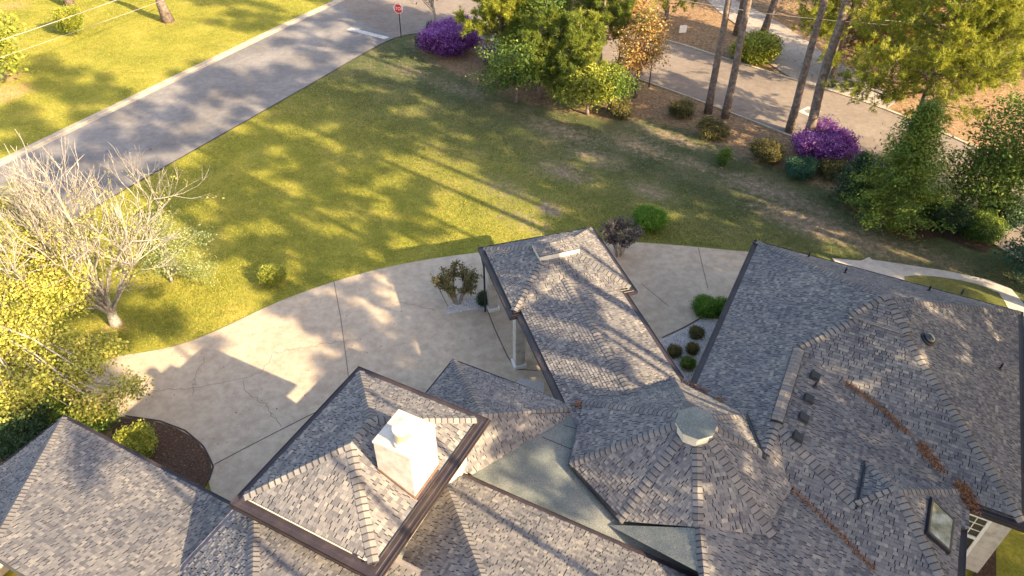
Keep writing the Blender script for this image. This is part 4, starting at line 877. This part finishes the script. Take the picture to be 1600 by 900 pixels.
def stones(polypx, n, z, size):
    pts = pxpoly(polypx); xs = [q[0] for q in pts]; ys = [q[1] for q in pts]; X = rng.uniform(min(xs), max(xs), n); Y = rng.uniform(min(ys), max(ys), n); k = pip(X, Y, pts); c = np.stack([X[k], Y[k], np.full(k.sum(), z)], -1); n = len(c)
    a = rng.uniform(0, 6.28, n); r = size*rng.uniform(.5, 1.3, n); ring = [c+np.stack([np.cos(a+j*1.57)*r, np.sin(a+j*1.57)*r*.7, np.zeros(n)], -1) for j in range(4)]; top = c+np.stack([np.zeros(n), np.zeros(n), r*.8], -1)
    V = np.stack([np.stack([ring[j], ring[(j+1) % 4], top], 1) for j in range(4)], 1); tag(quads('gravel_stones', V.reshape(-1, 3), rng.random(n*4), M_stone, k=3), 'loose white and grey stones covering the gravel bed beside the '+('canopy column' if polypx[0][0] < 800 else 'brown gutter of the main roof'), 'gravel', kind='stuff')
M_stone = shingle_mat('pale_stone', [(0, (.22, .20, .20)), (.5, (.52, .50, .49)), (1, (.78, .76, .74))])
stones([(1034, 531), (1070, 514), (1099, 498), (1125, 500), (1110, 640), (1040, 640), (1000, 580)], 9000, .05, .035)
stones([(694, 484), (716, 473), (742, 462), (768, 470), (768, 484), (730, 486), (700, 492)], 3500, .05, .035)
# crape myrtles
def myrtle(x, y, h, r, lm, label, stems=7):
    c = at(x, y); o = thing('crape_myrtle', c, label, 'small tree'); m = MB(); tips = []; dr = []
    for k in range(stems):
        a = k*6.283/stems+rng.uniform(-.3, .3); s_ = c+[math.cos(a)*.12, math.sin(a)*.12, -.05]; e_ = c+[math.cos(a)*r*.42, math.sin(a)*r*.42, h*.55]; m.tube([s_, s_*.5+e_*.5+[0, 0, .1], e_], [.06, .045, .03], 6)
        for j in range(9):
            b2 = a+rng.uniform(-.9, .9); e2 = c+np.array([math.cos(b2)*r*rng.uniform(.3, 1), math.sin(b2)*r*rng.uniform(.3, 1), h*rng.uniform(.6, 1.02)]); e2[2] = min(e2[2], c[2]+h*(1.05-.35*(np.linalg.norm(e2[:2]-c[:2])/r)**2)); m.tube([e_*.6+s_*.4 if j % 2 else e_, e_*.4+e2*.6+[0, 0, .08], e2], [.022, .014, .005], 4, cap=False)
            for q in np.linspace(.25, 1, 13): tips.append(e_*(1-q)+e2*q+rng.normal(size=3)*.035)
    m.build('trunk', M_barkg, o); tips = np.array(tips); cen = np.repeat(tips, 7, 0)+rng.normal(size=(len(tips)*7, 3))*.06
    quads('crown', leafquads(cen, .10, .3).reshape(-1, 3), np.clip(rng.normal(.5, .2, len(cen)), 0, 1), lm, o)
myrtle(715, 474, 2.0, 1.25, L_myrt, 'small crape myrtle with bronze leaves in the gravel bed beside the canopy')
myrtle(966, 400, 2.1, 1.2, L_dusk, 'dusky purple-grey crape myrtle behind the canopy roof corner')
# bare tree
def bare_tree():
    b = at(181, 506); o = thing('bare_tree', b, 'pale leafless spreading tree with upswept twigs on the left lawn', 'tree'); m = MB(); tips = []
    def grow(p_, d, L, r, dep):
        n = 3; P = [p_]; dd = d.copy()
        for i in range(n): dd = nrm(dd+rng.normal(size=3)*.13+[0, 0, .06]); P.append(P[-1]+dd*L/n)
        m.tube(P, [max(.006, r*(1-.45*i/n)) for i in range(n+1)], 7 if r > .05 else 4 if r > .015 else 3, cap=False)
        if dep == 0: tips.append(P[-1]); return
        if dep <= 2: tips.append(P[2])
        for k in range(3 if dep > 1 else 3):
            s_ = P[rng.integers(1, n+1)] if k else P[-1]; nd = nrm(dd+rng.normal(size=3)*(.36 if k else .2)+[0, 0, .12]); grow(s_, nd, L*rng.uniform(.62, .86), r*(.62 if k else .66), dep-1)
    m.tube([b-[0, 0, .15], b+[0, 0, .4], b+[.03, .02, .9]], [.30, .23, .22], 10, cap=False)
    for k in range(11):
        a = k*6.283/11+rng.uniform(-.2, .2); tilt = rng.uniform(.12, .68)
        grow(b+[math.cos(a)*.08, math.sin(a)*.08, rng.uniform(.6, .9)], nrm([math.cos(a)*tilt, math.sin(a)*tilt, 1.0]), rng.uniform(2.2, 3.1), rng.uniform(.06, .10), 5 if k % 2 else 4)
    m.build('trunk', M_barkw, o, smooth=True); T = np.array(tips); T = T[(rng.random(len(T)) < .30) & (T[:, 2] < 6.4)]
    cen = np.repeat(T, 7, 0)+rng.normal(size=(len(T)*7, 3))*.12; quads('leaves', leafquads(cen, .11, .3).reshape(-1, 3), np.clip(rng.normal(.62, .22, len(cen)), 0, 1), L_yel, o)
bare_tree()
# yellow-green tree at the left
def ytree(bx, by, top, blobs, label, ncl, seed=0):
    b = at(bx, by); leafy_tree('yellow_tree', b, b+top, .2, [(b[0]+q[0], b[1]+q[1], *q[2:]) for q in blobs], label, 'tree', L_yel, M_barkw, ncl=ncl, nl=22, spread=.20, size=.15, nlimb=12, shell=.3, start=.15)
if 0: ytree(30, 600, [.3, .3, 6.0], [(0, 0, 4.4, 2.4, 2.2, 2.2), (2.3, -.9, 3.4, 1.9, 1.3, 1.2), (-1.6, 1.3, 5.0, 1.9, 1.7, 1.6), (1.2, .8, 5.2, 1.5, 1.4, 1.3), (4.2, -1.6, 2.6, 1.3, .8, .6), (.8, -2.0, 3.0, 1.5, 1.0, .9)], 'large yellow-green autumn tree hanging over the driveway at the left edge', 900)
if 0: ytree(-40, 480, [.3, .3, 5.4], [(0, 0, 4.2, 2.2, 2.0, 2.0), (1.8, -.4, 3.4, 1.6, 1.3, 1.3)], 'yellow-green tree at the left edge behind the pale bare tree', 380)
def Bp(x, y, z, rx, ry, rz): p_ = at(x, y, z); return (p_[0], p_[1], z, rx, ry, rz)
def ptree(name, bx, by, top, blobs, label, cat, lm, bm_, **k): b_ = at(bx, by); return leafy_tree(name, b_, b_+np.array(top), k.pop('r0', .2), [Bp(*q) for q in blobs], label, cat, lm, bm_, **k)
ptree('yellow_tree', 20, 630, [.3, .3, 5.6], [(40, 395, 4.6, 1.9, 1.6, 1.3), (10, 470, 4.6, 1.7, 1.5, 1.3), (85, 455, 4.0, 1.4, 1.3, 1.2), (60, 540, 3.5, 1.6, 1.2, 1.2), (115, 580, 3.0, 1.3, .9, .8), (160, 545, 3.0, 1.0, .6, .5), (195, 605, 2.4, .9, .5, .45), (150, 635, 2.5, 1.0, .5, .5), (20, 610, 3.0, 1.4, 1.0, .9), (-40, 520, 4.0, 1.8, 1.6, 1.6)],
      'large yellow-green autumn tree hanging over the driveway at the left edge', 'tree', L_yel, M_barkw, ncl=1050, nl=42, spread=.20, size=.115, nlimb=7, shell=.3, start=.2)
ptree('yellow_tree', -30, 470, [.3, .3, 5.6], [(20, 330, 4.6, 1.5, 1.4, 1.2), (-20, 400, 4.6, 1.9, 1.7, 1.6)], 'yellow-green tree at the left edge behind the pale bare tree', 'tree', L_yel, M_barkw, ncl=520, nl=34, spread=.2, size=.115, nlimb=10, shell=.25)
ptree('wispy_tree', 268, 440, [.1, .1, 2.6], [(290, 375, 1.8, 1.5, .9, .7), (255, 410, 2.0, 1.3, .9, .8), (315, 420, 1.3, 1.1, .7, .6), (245, 350, 2.6, 1.0, .8, .7)], 'low wispy yellow-green tree right of the pale bare tree', 'small tree', L_grey, M_barkw, ncl=300, nl=14, spread=.24, size=.10, nlimb=9, shell=.15, start=.1, r0=.07)
# top left
g_ = at(-10, 128); leafy_tree('magnolia', g_, g_+[0, 0, 5.2], .16, [(g_[0]+.8, g_[1], 3.9, 2.6, 2.0, 1.7), (g_[0]+1.6, g_[1]-1, 2.2, 1.9, 1.3, .9)], 'broad-leaved green tree reaching in from the top left edge', 'tree', L_lime, M_barkg, ncl=170, nl=16, spread=.35, size=.3, nlimb=10, shell=.35)
def big_tree(x, y, r0, h, label, lm=L_green, cr=4.5, ncl=420):
    b = at(x, y); bl = [(b[0], b[1], h*.72, cr, cr, h*.26), (b[0]-cr*.4, b[1]+1, h*.6, cr*.7, cr*.7, h*.16), (b[0]+cr*.4, b[1]-1, h*.82, cr*.6, cr*.6, h*.16)]
    m0 = leafy_tree('oak_tree', b, b+[0, 0, h*.8], r0, bl, label, 'tree', lm, M_bark, ncl=ncl, nl=30, spread=.5, size=.32, nlimb=8, shell=.3, start=.55); return m0
big_tree(263, 33, .42, 15, 'thick brown trunk rising from a dirt ring on the far lawn at the top')
big_tree(110, 10, .40, 14, 'trunk standing behind the boxy lime hedge bush at the very top left')
big_tree(420, -60, .4, 15, 'broad tree beyond the top edge shading the far lawn', ncl=380)
# corner tree by the stop sign
g_ = at(680, 52); leafy_tree('corner_tree', g_, g_+[-.2, 0, 4.6], .16, [(g_[0]-.6, g_[1], 4.6, 1.9, 1.6, 1.3), (g_[0]-1.0, g_[1], 3.2, 1.1, .9, .5)], 'thin brownish tree behind the stop sign corner', 'tree', L_brown, M_barkg, ncl=130, nl=16, spread=.3, size=.17, nlimb=9)
# tree clump, top centre
def clump_tree(x, y, h, r, lm, label, cat='tree', name='broadleaf_tree', ncl=260, size=.16, low=.3, r0=.12, bark=None, sp=.25, nl=24):
    b = at(x, y); bl = [(b[0], b[1], h*.62, r, r, h*.34), (b[0]-r*.55, b[1]-r*.2, h*(low+.15), r*.6, r*.6, h*.18), (b[0]+r*.5, b[1]+r*.1, h*(low+.2), r*.62, r*.6, h*.2), (b[0]+r*.1, b[1]-r*.4, h*.85, r*.5, r*.5, h*.16)]
    return leafy_tree(name, b, b+[rng.uniform(-.3, .3), 0, h*.9], r0, bl, label, cat, lm, bark or M_bark, ncl=ncl, nl=nl, spread=sp, size=size, nlimb=6)
clump_tree(805, 160, 4.6, 2.5, L_green, 'dark green broadleaf tree at the front left of the tree clump', ncl=330, size=.16)
clump_tree(845, 128, 7.0, 2.6, L_green, 'green broadleaf tree in the middle of the tree clump behind the lawn', ncl=330)
clump_tree(918, 178, 3.6, 2.2, L_lime, 'low leafy lime-green tree at the front right of the tree clump', ncl=300, size=.15)
clump_tree(880, 100, 8.6, 2.8, L_lime, 'taller lime-green tree at the back of the tree clump', ncl=360)
clump_tree(950, 172, 3.2, 1.7, L_green, 'small green tree beside the rusty maple', ncl=200, size=.15)
clump_tree(993, 152, 6.4, 1.6, L_orange, 'rusty orange-leaved maple at the right end of the tree clump', name='maple_tree', ncl=300, size=.16)
clump_tree(965, 108, 8.0, 2.2, L_orange, 'taller rusty maple behind the tree clump at the roadside', name='maple_tree', ncl=260, size=.18)
def low_pine(x, y, h, label, cf=.3, sp=2.4, nb=30, lm=None, r0=.16): return pine('young_pine', at(x, y), h, r0, label, None, cf, sp, nb, 9, .30, .02, 14, lm)
low_pine(782, 116, 7.6, 'bushy lime-yellow pine at the left of the tree clump beside the azalea', .3, 3.1, 46)
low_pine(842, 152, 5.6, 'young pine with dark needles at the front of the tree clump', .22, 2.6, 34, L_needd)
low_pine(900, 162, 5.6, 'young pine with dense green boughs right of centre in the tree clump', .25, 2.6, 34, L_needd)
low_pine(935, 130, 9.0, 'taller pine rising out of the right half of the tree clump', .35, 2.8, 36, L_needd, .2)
low_pine(825, 92, 10.0, 'tall yellow-green pine at the back of the tree clump', .25, 3.8, 52, None, .22)
# tall pines with bare trunks
TALL = 'tall bare-trunked pines along the road'
for (x, y, r, h, lb) in ((1106, 176, .24, 22, 'tall pine, leftmost bare trunk rising from the shrub bed by the road'), (1133, 183, .25, 22.5, 'tall pine, second bare trunk just right of the leftmost'), (1233, 206, .25, 23, 'tall pine, bare trunk left of the purple azalea'), (1256, 234, .30, 24, 'tall pine whose bare trunk stands in the purple azalea')):
    pine('pine_tree', at(x, y), h, r, lb, TALL, .62, 3.0, 26, 7, .3, .025, 10)
for (x, y, r, h, lb) in ((1151, 54, .28, 21, 'far pine trunk left, in the yellow bush across the road'), (1189, 62, .30, 20, 'far leaning pine trunk at the right end of the yellow bush')):
    pine('pine_tree', at(x, y), h, r, lb, TALL, .6, 3.0, 22, 6, .32, .03, 9, lean=(3.0 if x == 1189 else .6, 0))
def tree_px(x, y, h, sp, label, cf=.4, nb=40, r0=.22, lm=None, lean=(0, 0)): return pine('pine_tree', at(x, y), h, r0, label, None, cf, sp, nb, 10, .27, .017, 13, lm, lean)
tree_px(1404, 262, 11.5, 5.0, 'sunlit pine with broad yellow-green crown standing over the road at right', .42, 70, .26)
tree_px(1482, 150, 12, 4.6, 'pale-limbed pine across the road at the upper right', .2, 60, .26)
tree_px(1300, 122, 9, 4.2, 'yellow-green pine across the road right of the tall trunks', .2, 46, .2)
tree_px(1575, 112, 9, 4.6, 'pine with yellow-green boughs in the top right corner', .1, 50, .2)
tree_px(1040, 40, 8.5, 3.4, 'roadside pine across the road above the lamp post', .2, 34, .2)
clump_tree(1385, 120, 7.5, 2.8, L_red, 'red-leaved maple behind the sunlit pine across the road', name='maple_tree', ncl=260, size=.22, sp=.35, nl=18)
clump_tree(1352, 120, 4.4, 2.2, L_orange, 'low rusty tree at the end of the far drive', name='maple_tree', ncl=180, size=.2, sp=.35, nl=16)
clump_tree(1520, 75, 7.0, 3.0, L_orange, 'coppery tangle of a tree beside the far grey drive', name='maple_tree', ncl=240, size=.2, sp=.4, nl=16)
for x, y, h, r, lm, lb in ((1010, 5, 7, 3.2, L_orange, 'rusty tree at the top edge right of the tree clump'), (940, -10, 8, 3.6, L_lime, 'lime tree at the top edge behind the cross road'), (1270, 30, 7, 3.0, L_lime, 'lime-green tree at the top edge between the pines'), (1440, 20, 9, 3.6, L_lime, 'leafy lime tree at the top edge above the red maple'), (1590, 0, 8, 3.8, L_green, 'green tree in the far top right corner'), (840, -70, 8, 4, L_lime, 'tree beyond the top edge over the crossing'), (1360, 0, 9, 3.4, L_red, 'red tree at the top edge between the lime trees')):
    clump_tree(x, y, h, r, lm, lb, ncl=230, size=.3, sp=.5, nl=18, r0=.2)
# feathery conifers at the right
def cypress(x, y, h, r, lm, label, n=170, name='cypress_tree', r0=.12, low=.05):
    b = at(x, y); o = thing(name, b, label, 'conifer'); m = MB(); m.tube([b-[0, 0, .1], b+[0, 0, h*.5], b+[0, 0, h]], [r0, r0*.6, .02], 8); V = []; T = []
    for k in range(n):
        t = low+(1-low)*(k/n)**.9; a = k*2.399+rng.normal()*.2; ln = r*(1-t)**.75*rng.uniform(.6, 1.12)+.12; s_ = b+[0, 0, h*t]; d = np.array([math.cos(a), math.sin(a), .22]); e_ = s_+d*ln-[0, 0, .12*ln]; m.tube([s_, e_], [.02, .006], 3, cap=False)
        K = int(40+70*ln); c = s_+(e_-s_)*rng.uniform(.2, 1.05, (K, 1))+rng.normal(size=(K, 3))*np.array([.22, .22, .12]); V.append(leafquads(c, .17, .8, .4)); T.append(np.clip(rng.normal(.35+.35*rng.random(), .14, K), 0, 1))
    m.build('trunk', M_bark, o); quads('crown', np.concatenate(V).reshape(-1, 3), np.concatenate(T), lm, o); return o
cypress(1385, 348, 7.0, 2.9, L_conif, 'feathery bright green conifer at the edge of the right lawn', 190)
cypress(1330, 315, 3.0, 1.5, L_dark, 'small dark conifer leaning on the left of the feathery conifer', 70)
cypress(1612, 430, 5.2, 1.9, L_blue, 'blue-green conifer cut off by the right edge above the garden path', 130)
clump_tree(1560, 335, 7.5, 3.0, L_green, 'thin-leaved open green tree at the right edge', ncl=760, size=.17, sp=.34, nl=26, low=.2)
clump_tree(1495, 332, 4.2, 2.2, L_green, 'dark-leaved tree between the feathery conifer and the right edge', ncl=260, size=.15, sp=.3, nl=20, low=.1)
# grove beyond the right-hand edge (its long shadows cross the house and the lawn)
def grove_pine(h, frm, rc, npad, label, group):
    o = thing('pine_tree', (0, 0, 0), label, 'pine tree', group); m = MB(); k = 8; m.tube([(rng.normal()*.05, rng.normal()*.05, h*t-.1) for t in np.linspace(0, 1, k+1)], [.27*(1-.8*t) for t in np.linspace(0, 1, k+1)], 8); pads = []
    for i in range(npad):
        f = (i+rng.random())/npad; z = h*(frm+(1-frm)*f); a = rng.uniform(0, 6.283); l = rc*(1-.65*f**1.5)*rng.uniform(.25, 1.1); r = rng.uniform(.5, 1.05); c = (math.cos(a)*l, math.sin(a)*l, z+.2); pads.append((*c, r, r*.9, r*.38)); m.tube([(0, 0, z-.3), (c[0]*.5, c[1]*.5, z-.15), c], [.07, .045, .02], 4, cap=False)
    m.build('trunk', M_bark, o, smooth=True); V, T = clumps(pads, npad*16, 20, .17, .30, .2, .3, shell=.1); quads('crown', V.reshape(-1, 3), T, L_needle, o); return o
src = grove_pine(19, .42, 3.4, 42, 'tall pine of the grove beyond the right edge of the picture', 'pines of the grove to the right')
sd_, sq2 = np.array([-.788, .616]), np.array([.616, .788])
GROVE = [(-24, 20, 1.0), (-27, 16, 1.0), (-22, 24, .95), (-25, 13.5, .95), (-19, 28, 1.0), (-30, 22, 1.05), (-20, 17.5, .85), (-24, 26.5, 1.1), (-29, 18.5, 1.1), (-22, 14.8, .9),
         (-18, 15.5, 1.1), (-17, 13, 1.0), (-14, 33, 1.2), (-10, 37, 1.15), (-19, 40, 1.1), (-4, 36, 1.1), (-18, 36, 1.25), (-22, 31.5, 1.3), (-30, 1.5, .9), (-16, 30, 1.1), (-17, 21.8, .88), (-19, 25, .95)]
for i, (s_, q_, k_) in enumerate(GROVE):
    p_ = sd_*s_+sq2*q_
    if i == 0: src.location = (p_[0], p_[1], 0)
    else: copy_tree(src, (p_[0], p_[1], 0), i*1.7, k_)
src3 = grove_pine(22.5, .84, 2.3, 14, 'slim pine with a small high crown, added unseen right of the camera', 'slim pines added to shade the driveway')  # unseen pines put in so their high crowns shade the driveway
src3.location = (*(sd_*-10+sq2*6.9), 0); copy_tree(src3, (*(sd_*-9.5+sq2*9.4), 0), 1.3, .98); copy_tree(src3, (*(sd_*-10+sq2*4.4), 0), 2.6, .96)
src2 = grove_pine(27, .70, 3.2, 34, 'very tall high-crowned pine of the grove beyond the right edge', 'high pines of the grove to the right')
for i, (s_, q_, k_) in enumerate([(-11, 17, 1.0), (-9, 20.5, 1.35), (-13, 24, 1.0), (-9, 26.8, 1.15), (-12, 30, 1.1), (-6, 31.5, 1.0), (-8, 34, 1.0), (-16, 22, 1.1), (-14, 18.8, 1.0), (-6, 37.5, 1.35), (-17, 28.6, 1.3), (-9, 15.5, 1.25), (-11, 14.6, .72), (-11, 18.2, .75)]):
    p_ = sd_*s_+sq2*q_
    if i == 0: src2.location = (p_[0], p_[1], 0)
    else: copy_tree(src2, (p_[0], p_[1], 0), i*1.7, k_)

# ------------------------------------------------------------------ street furniture
b = at(627, 58); ss = thing('stop_sign', b, 'red octagonal stop sign on a dark post at the road corner', 'stop sign')
m = MB(); m.tube([b-[0, 0, .2], b+[0, 0, 2.75]], [.04, .04], 6); m.build('post', M_black, ss)
fd = nrm(np.array([-.25, -1, 0])); fr = np.array([-fd[1], fd[0], 0]); sc_ = b+np.array([0, 0, 2.35])+fd*.06
def octf(r, off): return [sc_+fd*off+fr*r*math.cos(math.radians(22.5+45*k))+np.array([0, 0, 1])*r*math.sin(math.radians(22.5+45*k)) for k in range(8)]
m = MB(); m.hexa(octf(.41, 0), octf(.41, .012)); pl = m.build('sign_panel', M_white, ss); m = MB(); m.hexa(octf(.375, .0125), octf(.375, .016)); m.build('sign_face', M_red, pl)
tx = bpy.data.curves.new('sign_lettering', 'FONT'); tx.body = 'STOP'; tx.size = .34; tx.align_x = 'CENTER'; tx.align_y = 'CENTER'; tx.extrude = .002
to = bpy.data.objects.new('sign_lettering', tx); C.objects.link(to); dg = bpy.context.evaluated_depsgraph_get(); tm_ = bpy.data.meshes.new_from_object(to.evaluated_get(dg)); bpy.data.objects.remove(to)
tm_.materials.clear(); tm_.materials.append(M_white); lt = bpy.data.objects.new('sign_lettering', tm_); C.objects.link(lt); lt.parent = pl
Rm = Matrix(((fr[0], 0, fd[0]), (fr[1], 0, fd[1]), (fr[2], 1, fd[2]))).to_4x4(); q = sc_+fd*.019-b; lt.matrix_local = Matrix.Translation(Vector(q.tolist())+Vector(b.tolist())) @ Rm
b = at(1014, 136); lp = thing('lamp_post', b, 'slim black lamp post between the rusty maple and the road', 'lamp post')
m = MB(); m.tube([b-[0, 0, .1], b+[0, 0, .3], b+[0, 0, .31], b+[0, 0, 2.3]], [.07, .06, .04, .035], 8); m.build('post', M_black, lp)
m = MB(); m.lathe(b+[0, 0, 2.3], [(.06, 0), (.13, .06), (.19, .36), (.21, .38), (.05, .52), (.02, .6)], 8); m.build('lantern', M_black, lp)
b = at(1066, 55); ys = thing('yard_sign', b, 'small white yard sign on the pine straw across the road', 'sign'); m = MB(); m.box(b+[-.3, 0, .2], [.6, .15, 0], [.02, -.03, 0], [0, 0, .6]); m.build('panel', M_white, ys); m = MB(); m.tube([b+[0, .05, -.1], b+[0, .05, .22]], [.015, .015], 5); m.build('stake', M_black, ys)
# overhead wires
def wire(p0, p1, z0, z1, r, label):
    a, c = at(*p0, z0), at(*p1, z1); d = c-a; a2 = a-d*1.2; c2 = c+d*1.4; m = MB(); m.tube([a2+(c2-a2)*t-np.array([0, 0, .25*math.sin(math.pi*t)]) for t in np.linspace(0, 1, 17)], [r]*17, 5)
    tag(m.build('overhead_wire', M_wire), label, 'wire', 'overhead wires')
wire((0, 57), (165, 0), 6.3, 6.3, .022, 'thick pale overhead wire crossing the top left corner above the others')
wire((0, 84), (240, 0), 5.2, 5.2, .012, 'thin lower overhead wire crossing the top left corner')
wire((1138, 7), (1240, 20), 6.5, 6.5, .014, 'thin pale wire passing behind the tall pine trunks at the top')
wire((1500, 35), (1600, 38), 6.5, 6.5, .014, 'thin pale wire across the upper right corner')
wire((1540, 73), (1600, 78), 5.5, 5.5, .013, 'lowest thin wire above the far grey drive at the right')
# ------------------------------------------------------------------ litter
def litter(label, polyline, n, w, key=None, z=None, size=.05, lm=None):
    P = []
    for (x, y) in polyline: P.append(onface(key, x, y) if key else at(x, y, z or 0))
    P = resample(P, 60); i = rng.integers(0, 60, n); c = P[i]+rng.normal(size=(n, 3))*[w, w, .02]+[0, 0, .065]
    tag(quads('fallen_leaves', leafquads(c, size, 1.4, .7).reshape(-1, 3), rng.random(n), lm or L_fall), label, 'leaf litter', kind='stuff')
litter('rusty fallen leaves along the upper valley of the main roof', [(1316, 596), (1345, 616), (1380, 642), (1420, 680)], 900, .085, 'south')
litter('rusty fallen leaves heaped midway down the main valley', [(1437, 693), (1450, 712), (1470, 735)], 900, .11, 'south')
litter('rusty fallen leaves piled at the inner gutter corner', [(1498, 754), (1510, 775), (1522, 796)], 1500, .12, 'south')
litter('thin line of fallen leaves along the lower valley', [(1230, 758), (1262, 788), (1292, 816), (1345, 870), (1365, 892)], 600, .05, 'wing_south')
litter('leaves caught where the turret meets the main roof', [(1066, 596), (1085, 604), (1104, 614)], 240, .06, 'west')
litter('leaves caught below the first clump on the turret edge', [(1120, 623), (1130, 628)], 80, .05, 'west')
litter('leaves at the inner corner of the porch roofs', [(898, 634), (908, 632)], 160, .06, None, 3.45)
litter('leaves scattered on the canopy roof near its right valley', [(920, 436), (925, 440), (945, 445), (955, 447)], 50, .05, 'link_e', size=.045)
def scatter(label, polypx, n, z, size, lm, z_j=.01, tone=None):
    pts = pxpoly(polypx); xs = [q[0] for q in pts]; ys = [q[1] for q in pts]; X = rng.uniform(min(xs), max(xs), n); Y = rng.uniform(min(ys), max(ys), n); k = pip(X, Y, pts); c = np.stack([X[k], Y[k], np.full(k.sum(), z)+rng.random(k.sum())*z_j], -1)
    tag(quads('fallen_leaves', leafquads(c, size, 2.5, .7).reshape(-1, 3), rng.random(len(c)) if tone is None else np.full(len(c), tone), lm), label, 'leaf litter', kind='stuff')
scatter('dry leaves and bark chips on the dark mulch bed', [(190, 656), (250, 662), (290, 677), (318, 702), (330, 732), (300, 770), (200, 720)], 900, .065, .05, L_fall)
scatter('dead leaves scattered over the driveway', [(230, 560), (520, 450), (740, 410), (790, 560), (540, 600), (340, 740)], 130, .05, .07, L_fall)
scatter('pale leaves scattered over the lit lawn across the road', [(0, 110), (150, 60), (420, 0), (500, 5), (120, 190), (0, 240)], 500, .03, .12, L_orange)
scatter('pine straw and leaves strewn in the bed by the road', [(640, 72), (780, 145), (1010, 186), (1205, 262), (1300, 290), (1440, 350), (1430, 300), (1213, 203), (966, 112), (740, 58)], 5000, .02, .12, L_fall)
scatter('leaves strewn over the ground across the road', [(780, 0), (1020, 57), (1240, 124), (1390, 172), (1490, 212), (1600, 262), (1600, 110), (1300, 0), (1000, -20)], 5000, .03, .16, L_fall)
scatter('a few dead leaves lying on the grey-green flat roof', [(900, 645), (745, 742), (960, 830), (890, 726)], 60, 3.36, .06, L_fall)
scatter('ragged leaf crumbs along the road edge of the shaded lawn', [(640, 80), (700, 120), (940, 195), (1290, 300), (1350, 350), (1250, 360), (900, 280), (760, 200)], 1200, .03, .08, L_fall)
